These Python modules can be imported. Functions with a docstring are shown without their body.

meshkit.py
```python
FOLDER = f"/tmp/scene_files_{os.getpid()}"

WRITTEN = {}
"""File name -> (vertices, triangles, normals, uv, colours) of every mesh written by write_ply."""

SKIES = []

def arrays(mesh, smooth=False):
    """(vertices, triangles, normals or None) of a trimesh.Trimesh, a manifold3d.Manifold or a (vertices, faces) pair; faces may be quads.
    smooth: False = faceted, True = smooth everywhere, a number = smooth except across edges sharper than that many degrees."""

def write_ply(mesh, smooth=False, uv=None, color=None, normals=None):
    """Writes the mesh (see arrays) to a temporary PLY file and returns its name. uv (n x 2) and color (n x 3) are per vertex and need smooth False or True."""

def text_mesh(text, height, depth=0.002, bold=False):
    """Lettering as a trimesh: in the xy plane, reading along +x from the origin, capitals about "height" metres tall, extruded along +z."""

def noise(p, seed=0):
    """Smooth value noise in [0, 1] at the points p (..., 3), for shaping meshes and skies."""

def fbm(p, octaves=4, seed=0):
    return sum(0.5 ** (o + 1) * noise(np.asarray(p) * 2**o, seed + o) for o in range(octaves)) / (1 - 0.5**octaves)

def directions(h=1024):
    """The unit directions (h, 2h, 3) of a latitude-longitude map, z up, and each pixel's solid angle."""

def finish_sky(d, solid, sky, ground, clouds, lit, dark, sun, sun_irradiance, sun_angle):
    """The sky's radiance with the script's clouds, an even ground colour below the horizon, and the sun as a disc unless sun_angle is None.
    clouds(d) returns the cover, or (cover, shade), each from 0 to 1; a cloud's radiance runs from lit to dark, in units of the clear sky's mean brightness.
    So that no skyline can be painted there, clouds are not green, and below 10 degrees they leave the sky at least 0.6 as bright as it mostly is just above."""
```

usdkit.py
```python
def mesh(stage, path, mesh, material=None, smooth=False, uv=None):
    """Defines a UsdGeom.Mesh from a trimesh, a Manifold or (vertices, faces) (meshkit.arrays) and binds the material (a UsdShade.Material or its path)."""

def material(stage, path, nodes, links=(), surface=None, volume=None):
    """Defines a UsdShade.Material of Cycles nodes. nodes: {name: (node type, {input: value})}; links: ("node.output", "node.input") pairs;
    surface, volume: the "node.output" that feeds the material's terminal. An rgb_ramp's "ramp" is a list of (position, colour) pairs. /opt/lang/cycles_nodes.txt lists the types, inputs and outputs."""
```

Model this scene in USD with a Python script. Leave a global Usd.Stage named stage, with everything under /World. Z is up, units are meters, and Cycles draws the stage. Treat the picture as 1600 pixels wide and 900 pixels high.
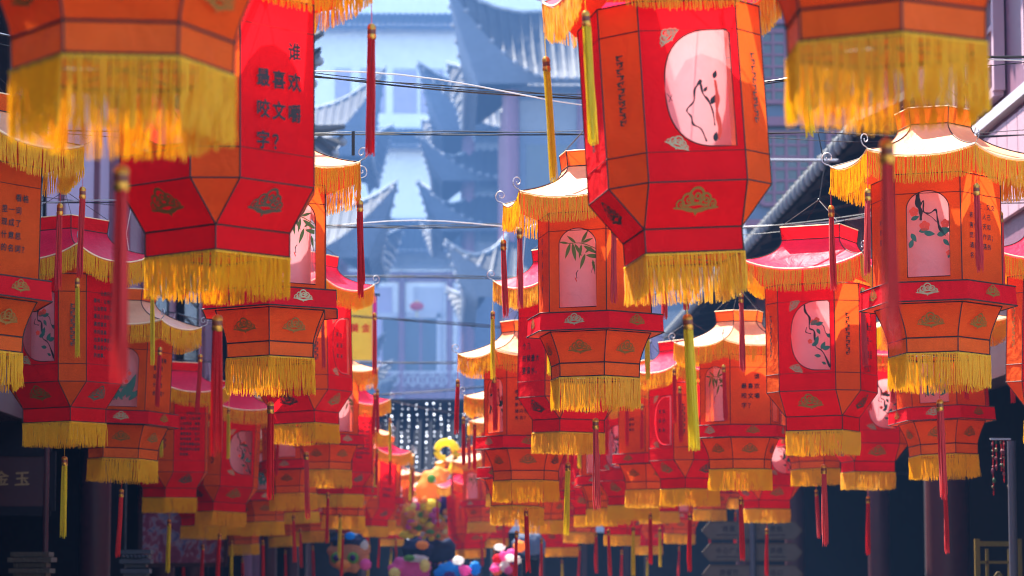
import math, random, glob
import numpy as np, trimesh, usdkit, meshkit
import shapely.geometry as sg
from shapely import affinity, box as sbox, union_all
from pxr import Usd, UsdGeom, UsdLux, UsdShade, Sdf, Gf, Vt

stage = Usd.Stage.CreateInMemory()
UsdGeom.SetStageUpAxis(stage, 'Z')
UsdGeom.SetStageMetersPerUnit(stage, 1.0)
UsdGeom.Xform.Define(stage, '/World')
rng = random.Random(7)
nrng = np.random.default_rng(7)

# ------------------------------------------------------------------ camera
FP = 4444.0                                   # focal length in photo pixels (1600 wide)
CAM = np.array([0.0, 0.0, 1.6])
YAW, PITCH = math.atan(100 / FP), math.atan(450 / FP)
fwd = np.array([math.sin(YAW) * math.cos(PITCH), math.cos(YAW) * math.cos(PITCH), math.sin(PITCH)])
rgt = np.array([math.cos(YAW), -math.sin(YAW), 0.0])
upv = np.cross(rgt, fwd)
cam = UsdGeom.Camera.Define(stage, '/World/camera')
m4 = np.eye(4); m4[0, :3] = rgt; m4[1, :3] = upv; m4[2, :3] = -fwd; m4[3, :3] = CAM
cam.AddTransformOp().Set(Gf.Matrix4d(m4.tolist()))
cam.CreateHorizontalApertureAttr(36.0); cam.CreateVerticalApertureAttr(20.25)
cam.CreateFocalLengthAttr(100.0)
cam.CreateClippingRangeAttr((0.1, 2000.0))
cam.CreateFStopAttr(4.7); cam.CreateFocusDistanceAttr(13.5)
cam.CreateExposureAttr(2.38)

def at(px, py, d):
    """World point seen at photo pixel (px, py) at camera depth d."""
    return CAM + d * (fwd + (px - 800) / FP * rgt + (450 - py) / FP * upv)

# ------------------------------------------------------------------ sky and sun
SUN_EL, SUN_AZ = math.radians(62), math.radians(-38)      # azimuth from +y towards +x: ahead of the camera, to its left
sdir = np.array([math.sin(SUN_AZ) * math.cos(SUN_EL), math.cos(SUN_AZ) * math.cos(SUN_EL), math.sin(SUN_EL)])
L = '/World/Looks/'
UsdGeom.Scope.Define(stage, '/World/Looks')
skym = usdkit.material(stage, L + 'sky_look', {
    'sky': ('sky_texture', {'sky_type': 'single_scattering', 'sun_disc': False, 'sun_elevation': SUN_EL, 'sun_rotation': SUN_AZ, 'altitude': 50.0, 'air_density': 1.0, 'aerosol_density': 1.2, 'ozone_density': 1.0}),
    'bg': ('background_shader', {'strength': 0.10})}, [('sky.color', 'bg.color')], surface='bg.background')
dome = UsdLux.DomeLight.Define(stage, '/World/sky')
UsdShade.MaterialBindingAPI.Apply(dome.GetPrim()).Bind(skym)
dome.GetPrim().SetCustomDataByKey('kind', 'structure')
sun = UsdLux.DistantLight.Define(stage, '/World/sun')
sun.CreateNormalizeAttr(True); sun.CreateIntensityAttr(1.25); sun.CreateAngleAttr(0.53); sun.CreateColorAttr(Gf.Vec3f(1.0, 0.94, 0.84))
zz = sdir; xx = np.cross([0, 0, 1.0], zz); xx /= np.linalg.norm(xx); yy = np.cross(zz, xx)
ms = np.eye(4); ms[0, :3] = xx; ms[1, :3] = yy; ms[2, :3] = zz
sun.AddTransformOp().Set(Gf.Matrix4d(ms.tolist()))
HAZE = 0.00048

# ------------------------------------------------------------------ materials
def S(h):                                      # '#rrggbb' display colour -> linear
    c = [int(h[i:i + 2], 16) / 255 for i in (1, 3, 5)]
    return tuple(x / 12.92 if x <= .04045 else ((x + .055) / 1.055) ** 2.4 for x in c)

def mul(c, k): return tuple(min(.95, x * k) for x in c)

def cloth(name, c, trans=.25, rough=.6, sheen=.0, var=.2, spec=.08, weave=700.0, wrinkle=.45):
    n = {'tc': ('texture_coordinate', {}), 'oi': ('object_info', {}),
         'off': ('vector_math', {'math_type': 'add'}), 'rv': ('combine_xyz', {}),
         'no': ('noise_texture', {'scale': 7.0, 'detail': 5.0, 'roughness': .6}),
         'mx': ('mix_color', {'a': mul(c, 1 - var), 'b': mul(c, 1 + var * .8)}),
         'w': ('noise_texture', {'scale': weave, 'detail': 1.0}),
         'wr': ('noise_texture', {'scale': 11.0, 'detail': 3.0, 'distortion': .6}),
         'b1': ('bump', {'strength': wrinkle, 'distance': .03}), 'b2': ('bump', {'strength': .12, 'distance': .001}),
         'p': ('principled_bsdf', {'roughness': rough, 'sheen_weight': sheen, 'specular_ior_level': spec}),
         't': ('translucent_bsdf', {}), 'm': ('mix_closure', {'fac': trans})}
    l = [('oi.random', 'rv.x'), ('tc.object', 'off.vector1'), ('rv.vector', 'off.vector2'), ('off.vector', 'no.vector'), ('off.vector', 'wr.vector'), ('tc.object', 'w.vector'),
         ('no.fac', 'mx.fac'), ('wr.fac', 'b1.height'), ('w.fac', 'b2.height'), ('b1.normal', 'b2.normal'), ('b2.normal', 'p.normal'),
         ('mx.result', 'p.base_color'), ('mx.result', 't.color'), ('p.BSDF', 'm.closure1'), ('t.BSDF', 'm.closure2')]
    if trans <= 0:
        return usdkit.material(stage, L + name, n, l[:-2], surface='p.BSDF')
    return usdkit.material(stage, L + name, n, l, surface='m.closure')

def solid(name, c, rough=.6, metal=0.0, var=.2, scale=3.0, bump=.15, bscale=40.0, spec=.4, stretch=(1, 1, 1), coat=0.0):
    return usdkit.material(stage, L + name, {
        'g': ('geometry', {}), 'mp': ('mapping', {'scale': stretch}),
        'no': ('noise_texture', {'scale': scale, 'detail': 6.0, 'roughness': .62}), 'nb': ('noise_texture', {'scale': bscale, 'detail': 4.0}),
        'mx': ('mix_color', {'a': mul(c, 1 - var), 'b': mul(c, 1 + var)}), 'b': ('bump', {'strength': bump, 'distance': .01}),
        'p': ('principled_bsdf', {'roughness': rough, 'metallic': metal, 'specular_ior_level': spec, 'coat_weight': coat, 'coat_roughness': .2})},
        [('g.position', 'mp.vector'), ('mp.vector', 'no.vector'), ('mp.vector', 'nb.vector'), ('no.fac', 'mx.fac'), ('nb.fac', 'b.height'), ('mx.result', 'p.base_color'), ('b.normal', 'p.normal')], surface='p.BSDF')

def plain(name, c, rough=.6, metal=0.0, trans=0.0, emit=0.0, spec=.4):
    n = {'p': ('principled_bsdf', {'base_color': c, 'roughness': rough, 'metallic': metal, 'specular_ior_level': spec, 'emission_strength': emit, 'emission_color': c})}
    if trans <= 0:
        return usdkit.material(stage, L + name, n, surface='p.BSDF')
    n['t'] = ('translucent_bsdf', {'color': c}); n['m'] = ('mix_closure', {'fac': trans})
    return usdkit.material(stage, L + name, n, [('p.BSDF', 'm.closure1'), ('t.BSDF', 'm.closure2')], surface='m.closure')

def strands(name, c, c2, trans=.3):
    return usdkit.material(stage, L + name, {
        'g': ('geometry', {}), 'mx': ('mix_color', {'a': c, 'b': c2}),
        'p': ('principled_bsdf', {'roughness': .42, 'specular_ior_level': .5, 'sheen_weight': .2}), 't': ('translucent_bsdf', {}), 'm': ('mix_closure', {'fac': trans})},
        [('g.random_per_island', 'mx.fac'), ('mx.result', 'p.base_color'), ('mx.result', 't.color'), ('p.BSDF', 'm.closure1'), ('t.BSDF', 'm.closure2')], surface='m.closure')

ORANGE = cloth('orange_cloth', (.80, .115, .012), trans=.42)
ORANGE2 = cloth('orange_sateen', (.84, .145, .018), trans=.35, rough=.5, spec=.12)
RED = cloth('red_cloth', (.80, .008, .014), trans=.40)
CRIMSON = cloth('crimson_ribbon', (.80, .010, .022), trans=.42, rough=.5, spec=.1)
PEACH = cloth('peach_roof_cloth', (.88, .42, .22), trans=.3, rough=.45, sheen=.0, spec=.18)
PINK = cloth('pink_roof_cloth', (.88, .022, .075), trans=.38, rough=.5, sheen=.0, spec=.10)
LINER = cloth('blush_liner_cloth', (.90, .44, .48), trans=.35, wrinkle=.5)
GOLD_FR = strands('gold_fringe_thread', (.95, .66, .004), (.98, .84, .012), trans=.62)
YEL_T = strands('yellow_tassel_thread', (.88, .72, .008), (.96, .88, .03), trans=.6)
RED_T = strands('red_tassel_thread', (.74, .006, .012), (.86, .02, .025), trans=.45)
BRAID = cloth('gold_braid', (.70, .36, .03), trans=0, weave=1500.0)
PIPE = plain('dark_piping', (.035, .012, .01), .6)
PIPE_L = plain('pale_piping', (.85, .62, .35), .5)
WIRE = plain('steel_wire', (.42, .41, .43), .4, .6)
INK = plain('ink', (.012, .009, .012), .6)
LEAF = plain('painted_leaf_green', (.03, .10, .07), .6)
BAMBOO = plain('painted_bamboo_green', (.10, .13, .02), .6)
BLOSSOM = plain('painted_blossom_red', (.78, .05, .02), .6)
GOLDP = plain('gold_leaf_print', (.22, .10, .012), .5, .2)
DARKP = plain('dark_print', (.055, .03, .015), .5)
SILVERP = plain('silver_print', (.34, .27, .15), .4, .4)
GOLDCAP = plain('brass_cap', (.62, .30, .05), .3, .85)
BROWN = plain('brown_cap', (.16, .035, .015), .4)
CORD = plain('white_cord', (.55, .53, .53), .5)
BLACKW = plain('black_cable', (.012, .012, .015), .45)
PANE = usdkit.material(stage, L + 'gauze_pane', {
    'tr': ('transparent_bsdf', {'color': (1, .95, .94)}), 't': ('translucent_bsdf', {'color': (.95, .58, .58)}), 'd': ('diffuse_bsdf', {'color': (.95, .58, .58)}),
    'a': ('mix_closure', {'fac': .5}), 'm': ('mix_closure', {'fac': .22})},
    [('t.BSDF', 'a.closure1'), ('d.BSDF', 'a.closure2'), ('tr.BSDF', 'm.closure1'), ('a.closure', 'm.closure2')], surface='m.closure')

# ------------------------------------------------------------------ prims
_count = {}
def path_for(parent, name):
    base = (str(parent.GetPath()) if parent is not None else '/World') + '/' + name
    k = _count.get(base, 0); _count[base] = k + 1
    return base if k == 0 else f'{base}_{k:03d}'

def tag(o, label=None, cat=None, group=None, kind=None):
    p = o.GetPrim() if hasattr(o, 'GetPrim') else o
    for k, v in (('label', label), ('category', cat), ('group', group), ('kind', kind)):
        if v: p.SetCustomDataByKey(k, v)
    return p

def thing(name, label, cat, loc=(0, 0, 0), rot=None, group=None, kind=None):
    x = UsdGeom.Xform.Define(stage, path_for(None, name))
    x.AddTranslateOp().Set(Gf.Vec3d(*map(float, loc)))
    if rot is not None: x.AddRotateXYZOp().Set(Gf.Vec3f(*map(float, rot)))
    return tag(x, label, cat, group, kind)

class MB:
    """Collects triangles of one mesh."""
    def __init__(s): s.v, s.f, s.n = [], [], 0
    def add(s, v, f):
        v = np.asarray(v, float).reshape(-1, 3); f = np.asarray(f, int)
        if f.shape[1] == 4: f = np.vstack([f[:, [0, 1, 2]], f[:, [0, 2, 3]]])
        s.v.append(v); s.f.append(f + s.n); s.n += len(v); return s
    def quad(s, a, b, c, d): return s.add([a, b, c, d], [[0, 1, 2, 3]])
    def tri(s, a, b, c): return s.add([a, b, c], [[0, 1, 2]])
    def box(s, lo, hi):
        lo, hi = np.minimum(lo, hi), np.maximum(lo, hi)
        b = trimesh.creation.box(bounds=[lo, hi]); return s.add(b.vertices, b.faces)
    def beam(s, a, b, w, h):
        a, b = np.asarray(a, float), np.asarray(b, float); d = b - a; ln = np.linalg.norm(d); d /= ln
        up = np.array([0, 0, 1.0]) if abs(d[2]) < .95 else np.array([1.0, 0, 0])
        x = np.cross(d, up); x /= np.linalg.norm(x); y = np.cross(x, d)
        v = [p + sx * x * w / 2 + sy * y * h / 2 for p in (a, b) for sx, sy in ((-1, -1), (1, -1), (1, 1), (-1, 1))]
        return s.add(v, [[0, 1, 2, 3], [7, 6, 5, 4], [0, 4, 5, 1], [1, 5, 6, 2], [2, 6, 7, 3], [3, 7, 4, 0]])
    def tube(s, pts, r, n=5, caps=True):
        pts = np.asarray(pts, float); k = len(pts); r = np.broadcast_to(r, (k,))
        t = np.gradient(pts, axis=0); t /= np.maximum(np.linalg.norm(t, axis=1, keepdims=True), 1e-9)
        ref = np.array([0, 0, 1.0]) if np.abs(t[:, 2]).mean() < .8 else np.array([0.3, 1.0, 0])
        x = np.cross(t, ref); x /= np.maximum(np.linalg.norm(x, axis=1, keepdims=True), 1e-9); y = np.cross(t, x)
        a = np.arange(n) / n * 2 * np.pi
        v = pts[:, None] + r[:, None, None] * (np.cos(a)[None, :, None] * x[:, None] + np.sin(a)[None, :, None] * y[:, None])
        i, j = np.meshgrid(np.arange(k - 1), np.arange(n), indexing='ij'); j2 = (j + 1) % n
        f = np.stack([i * n + j, i * n + j2, (i + 1) * n + j2, (i + 1) * n + j], -1).reshape(-1, 4)
        s.add(v.reshape(-1, 3), f[:, ::-1])
        if caps and n > 2:
            s.add(v[0], [[0, q, q + 1] for q in range(1, n - 1)]); s.add(v[-1], [[0, q + 1, q] for q in range(1, n - 1)])
        return s
    def lathe(s, prof, c=(0, 0, 0), n=16):
        prof = np.asarray(prof, float); a = np.arange(n) / n * 2 * np.pi; k = len(prof)
        v = np.stack([prof[:, 0, None] * np.cos(a), prof[:, 0, None] * np.sin(a), np.broadcast_to(prof[:, 1, None], (k, n))], -1) + np.asarray(c, float)
        i, j = np.meshgrid(np.arange(k - 1), np.arange(n), indexing='ij'); j2 = (j + 1) % n
        f = np.stack([i * n + j, i * n + j2, (i + 1) * n + j2, (i + 1) * n + j], -1).reshape(-1, 4)
        return s.add(v.reshape(-1, 3), f)
    def grid(s, P):                              # P: (a, b, 3)
        a, b = P.shape[:2]; i, j = np.meshgrid(np.arange(a - 1), np.arange(b - 1), indexing='ij')
        f = np.stack([i * b + j, i * b + j + 1, (i + 1) * b + j + 1, (i + 1) * b + j], -1).reshape(-1, 4)
        return s.add(P.reshape(-1, 3), f)
    def ball(s, c, r, sub=2, sq=(1, 1, 1)):
        m = trimesh.creation.icosphere(sub, 1.0); return s.add(m.vertices * np.asarray(sq) * r + np.asarray(c, float), m.faces)
    def flat(s, geom, fn):                       # shapely geometry -> fn(u, v) points
        v, f = tri2d(geom)
        if len(v): s.add(fn(v[:, 0], v[:, 1]), f)
        return s
    def prism(s, geom, fn, depth):               # fn(u, v, w)
        for g in getattr(geom, 'geoms', [geom]):
            m = trimesh.creation.extrude_polygon(g, depth, engine='earcut'); v = m.vertices
            s.add(fn(v[:, 0], v[:, 1], v[:, 2]), m.faces)
        return s
    def mesh(s): return np.vstack(s.v), np.vstack(s.f)
    def build(s, name, mat, parent=None, smooth=False, **kw):
        m = usdkit.mesh(stage, path_for(parent, name), s.mesh(), mat, smooth=smooth)
        m.CreateDoubleSidedAttr(True)
        return tag(m, **kw)

def tri2d(geom):
    vs, fs, n = [], [], 0
    for g in getattr(geom, 'geoms', [geom]):
        if g.is_empty or g.area < 1e-10: continue
        v, f = trimesh.creation.triangulate_polygon(g, engine='earcut')
        vs.append(v); fs.append(np.asarray(f) + n); n += len(v)
    return (np.vstack(vs), np.vstack(fs)) if vs else (np.zeros((0, 2)), np.zeros((0, 3), int))

def struct(mb, name, mat, **kw):
    return mb.build(name, mat, None, kind='structure', **kw)

# ------------------------------------------------------------------ lettering
_glyph, _font = {}, []
def glyph(ch):
    if ch in _glyph: return _glyph[ch]
    from PIL import Image, ImageDraw, ImageFont, ImageFilter
    if not _font: _font.append(ImageFont.truetype(glob.glob('/opt/blender-*/*/datafiles/fonts/Noto Sans CJK*')[0], 72))
    im = Image.new('L', (96, 96)); d = ImageDraw.Draw(im); d.text((12, 76), ch, 255, _font[0], anchor='ls', stroke_width=1)
    a = np.asarray(im.filter(ImageFilter.GaussianBlur(1.3)), float)
    yy, xx = np.mgrid[0:96, 0:96]
    th = 105 + 60 * (meshkit.fbm(np.stack([xx / 7., yy / 12., np.full_like(xx, (ord(ch) % 977) * 1.7, float)], -1), 2) - .5)
    on = np.pad(a > th, ((0, 0), (1, 1))).astype(np.int8)
    rows, st = np.nonzero(np.diff(on, axis=1) == 1); en = np.nonzero(np.diff(on, axis=1) == -1)[1]
    if not len(rows): _glyph[ch] = sg.Polygon(); return _glyph[ch]
    g = union_all(sbox(st, -rows - 1, en, -rows)).buffer(.8).buffer(-.7).simplify(.8)
    g = affinity.affine_transform(g, [1 / 72, 0.0, -.10 / 72 * -1 * .6, 1 / 72, -48 / 72, 48 / 72])
    _glyph[ch] = g
    return g

def write(rows, cx, cy, size, dx=1.15, dy=1.65, align='l', skew=0.0):
    """2-D lettering: rows of characters, block centred on (cx, cy)."""
    out, w = [], max(len(r) for r in rows)
    for i, r in enumerate(rows):
        for j, ch in enumerate(r):
            if ch == ' ': continue
            col = j if align == 'l' else j + (w - len(r))
            u = cx + (col - (w - 1) / 2) * size * dx; v = cy + ((len(rows) - 1) / 2 - i) * size * dy
            g = affinity.translate(affinity.scale(glyph(ch), size, size, origin=(0, 0)), u, v)
            out.append(g)
    return union_all([g for g in out if not g.is_empty])

# ------------------------------------------------------------------ lantern geometry helpers
def D(a): return np.array([math.sin(a), -math.cos(a), 0.0])
def U(a): return np.array([math.cos(a), math.sin(a), 0.0])
def facefn(a, h, off=0.0, slant=None):
    """(u, v) on the vertical face with outward angle a at apothem h; slant=(z0, h0, z1, h1) leans it."""
    n, u_ = D(a), U(a)
    def fn(u, v):
        u, v = np.asarray(u, float), np.asarray(v, float)
        if slant:
            z0, h0, z1, h1 = slant; t = (v - z0) / (z1 - z0); hh = h0 + (h1 - h0) * t
        else: hh = np.full_like(v, h)
        return u[:, None] * u_ + (hh + off)[:, None] * n + v[:, None] * np.array([0, 0, 1.0])
    return fn

def ngon_pt(a, n, R, w, z):
    """Point on side (angle a) of an n-gon of corner radius R at w in [-1, 1]."""
    return R * math.cos(math.pi / n) * D(a) + w * R * math.sin(math.pi / n) * U(a) + np.array([0, 0, z])

def ring(mb, n, off, R, z, r=.0032):
    for k in range(n):
        a = off + k * 2 * math.pi / n
        mb.tube([ngon_pt(a, n, R, -1, z), ngon_pt(a, n, R, 1, z)], r, 5)

def fringe_strands(mb, edge, L, seed, layers=2, spacing=.0060, rad=.0019):
    r = np.random.default_rng(seed)
    seg = np.linalg.norm(np.diff(edge, axis=0), axis=1); s = np.r_[0, np.cumsum(seg)]
    base = np.array([[1, 0], [-.5, .87], [-.5, -.87]])
    for lay in range(layers):
        m = int(s[-1] / spacing)
        t = (np.arange(m) + .5 + r.uniform(-.35, .35, m)) / m * s[-1]
        keep = r.random(m) > (.10 if lay == 0 else .22); t = t[keep]; m = len(t)
        p = np.stack([np.interp(t, s, edge[:, k]) for k in range(3)], 1)
        ln = L * (1 - .10 * r.random(m) - .12 * (r.random(m) < .07)) * (1 - .02 * lay)
        sway = (r.normal(0, .0032, (m, 2)) + .004 * np.sin(t * 23 + seed)[:, None])
        lev = np.array([0, .35, .7, 1.0]); bend = r.normal(0, .0016, (m, 4, 2)); bend[:, 0] = 0
        c = p[:, None, :].repeat(4, 1)
        c[:, :, :2] += sway[:, None] * lev[None, :, None] ** 1.5 + bend + (lay * .004) * r.normal(0, 1, (m, 1, 2)) * .5
        c[:, :, 2] -= ln[:, None] * lev
        rr = rad * np.array([1, 1, .95, .6]) * r.uniform(.8, 1.25, (m, 1))
        v = c[:, :, None, :].repeat(3, 2)
        v[..., :2] += rr[:, :, None, None] * base
        v = v.reshape(-1, 3)
        q = []
        for a in range(3):
            for j in range(3):
                q.append([a * 3 + j, a * 3 + (j + 1) % 3, (a + 1) * 3 + (j + 1) % 3, (a + 1) * 3 + j])
        f = (np.arange(m)[:, None, None] * 12 + np.array(q)[None]).reshape(-1, 4)
        mb.add(v, f)

def tassel(parent, top, thread, mat, seed, L=.34, R=.0145):
    """Hanging tassel: bundle with its cap and thread as sub-parts."""
    r = np.random.default_rng(seed); top = np.asarray(top, float)
    z1 = top[2] - thread; z2 = z1 - .052
    b = MB()
    lean = r.normal(0, .006, 2)
    for i in range(30):
        a = r.uniform(0, 2 * np.pi); q = R * math.sqrt(r.uniform(.02, 1)); ln = L * (1 - .08 * r.random() - (.1 if r.random() < .1 else 0))
        k = np.linspace(0, 1, 5); fl = .8 + .35 * k ** 1.5
        ph = r.uniform(0, 6)
        pts = np.stack([top[0] + q * np.cos(a) * fl + lean[0] * k + .0015 * np.sin(ph + 5 * k), top[1] + q * np.sin(a) * fl + lean[1] * k + .0015 * np.cos(ph + 4 * k), z2 - ln * k + .004], 1)
        b.tube(pts, [.0028, .0032, .003, .0028, .0014], 4, caps=False)
    p = b.build('tassel', mat, parent)
    c = MB().lathe([(0, z1 + .004), (R * .6, z1 + .002), (R * .98, z1 - .006), (R * 1.04, z1 - .014), (R * .92, z1 - .016), (R * .92, z1 - .034), (R * 1.04, z1 - .036), (R * 1.05, z1 - .046), (R * .8, z2), (0, z2)], (top[0], top[1], 0), 10)
    c.build('cap', GOLDCAP, p, smooth=40)
    MB().lathe([(R * .96, z1 - .0175), (R * .985, z1 - .0185), (R * .985, z1 - .0315), (R * .96, z1 - .0325)], (top[0], top[1], 0), 10).build('cap_band', BROWN, p, smooth=40)
    MB().tube([top + [0, 0, .004], [top[0], top[1], z1]], .0013, 4).build('thread', mat, p)

def curl(parent, corner, a, seed):
    """Wire spiral standing on a roof corner in the radial plane of angle a."""
    d = D(a); t = np.linspace(0, 1, 40)
    th = -math.pi / 2 + 5.2 * math.pi * t / 2 * 1.0; r0 = .033 * (1 - .86 * t)
    cx, cz = .012, .045
    pts = [np.asarray(corner) + d * (-.05), np.asarray(corner) + d * (-.02) + [0, 0, -.004]]
    pts += [np.asarray(corner) + d * (cx + r * math.cos(q)) + np.array([0, 0, cz + r * math.sin(q)]) for r, q in zip(r0, th)]
    MB().tube(pts, .0028, 5).build('corner_curl', WIRE, parent)

def leaf2d(u, v, ang, l, w):
    t = np.linspace(0, 1, 9); y = w * np.sin(np.pi * t ** .8)
    P = np.r_[np.c_[t * l, y], np.c_[t[::-1] * l, -y[::-1]]]
    return affinity.translate(affinity.rotate(sg.Polygon(P), ang, origin=(0, 0)), u, v).buffer(0)

def stroke2d(pts, w):
    pts = np.asarray(pts, float); w = np.broadcast_to(w, (len(pts),))
    if len(pts) > 2:
        k = np.arange(len(pts)); kk = np.linspace(0, len(pts) - 1, (len(pts) - 1) * 4 + 1)
        lin = np.stack([np.interp(kk, k, pts[:, q]) for q in (0, 1)], 1)
        sm = lin.copy()
        for _ in range(2): sm[1:-1] = .25 * sm[:-2] + .5 * sm[1:-1] + .25 * sm[2:]
        ww = np.interp(kk, k, w); step = np.linalg.norm(pts[-1] - pts[0]) + 1e-9
        ww = ww * (1 + .28 * np.sin(kk * 5.3 + step * 70)); pts, w = sm, ww
    out = []
    for i in range(len(pts) - 1):
        w0, w1 = w[i], w[i + 1]
        out.append(union_all([sg.Point(pts[i]).buffer(w0 / 2, 3), sg.Point(pts[i + 1]).buffer(w1 / 2, 3)]).convex_hull)
    return union_all(out)

def flower2d(u, v, r):
    r = r * .62
    return union_all([affinity.translate(sg.Point(0, 0).buffer(r * .55, 5), u + r * .6 * math.cos(q), v + r * .6 * math.sin(q)) for q in np.arange(5) * 1.257 + .4])

def cloud2d(w):
    """Layered auspicious-cloud ornament with open curls, width w."""
    c = []
    for x, y, r in ((-.36, -.03, .10), (-.2, .06, .14), (0, .14, .18), (.2, .06, .14), (.36, -.03, .10)):
        k = sg.Point(x, y).buffer(r, 7)
        c.append(k.difference(sg.Point(x, y).buffer(r * .74, 7)).union(sg.Point(x + .02, y - .01).buffer(r * .4, 6).difference(sg.Point(x + .02, y - .01).buffer(r * .2, 5))))
    c.append(stroke2d([(-.5, -.1), (-.25, -.12), (0, -.17), (.25, -.12), (.5, -.1)], [.02, .06, .08, .06, .02]))
    c.append(stroke2d([(-.3, -.06), (0, -.02), (.3, -.06)], [.02, .05, .02]))
    c.append(sg.Polygon([(-.06, -.17), (.06, -.17), (0, -.26)]))
    return affinity.scale(union_all(c).buffer(.004), w, w, origin=(0, 0))

def bat2d(w):
    c = [sg.Point(0, 0).buffer(.09, 6)]
    for s in (-1, 1):
        c += [stroke2d([(0, .0), (s * .2, .1), (s * .38, .06), (s * .5, -.02)], [.1, .12, .08, .02]), stroke2d([(0, -.02), (s * .16, -.07), (s * .3, -.05)], [.08, .07, .03])]
        c.append(sg.Point(s * .2, .02).buffer(.05, 5).difference(sg.Point(s * .2, .02).buffer(.025, 5)))
    return affinity.scale(union_all(c), w, w, origin=(0, 0))

def vine2d(h, w, seed):
    r = random.Random(seed); c = []; n = 11
    for i in range(n):
        v = (i / (n - 1) - .5) * h; q = 1 if i % 2 else -1
        c.append(stroke2d([(-q * w * .5, v + h * .03), (q * w * .15, v + h * .02), (q * w * .5, v - h * .02), (-q * w * .1, v - h * .045)], [.003, .007, .006, .004]))
        c.append(leaf2d(q * w * .05, v, 90 - q * 60 + r.uniform(-20, 20), h * .075, w * .2))
        if i % 3 == 0: c.append(sg.Point(-q * w * .3, v).buffer(.0035, 5))
    return union_all(c)

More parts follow.
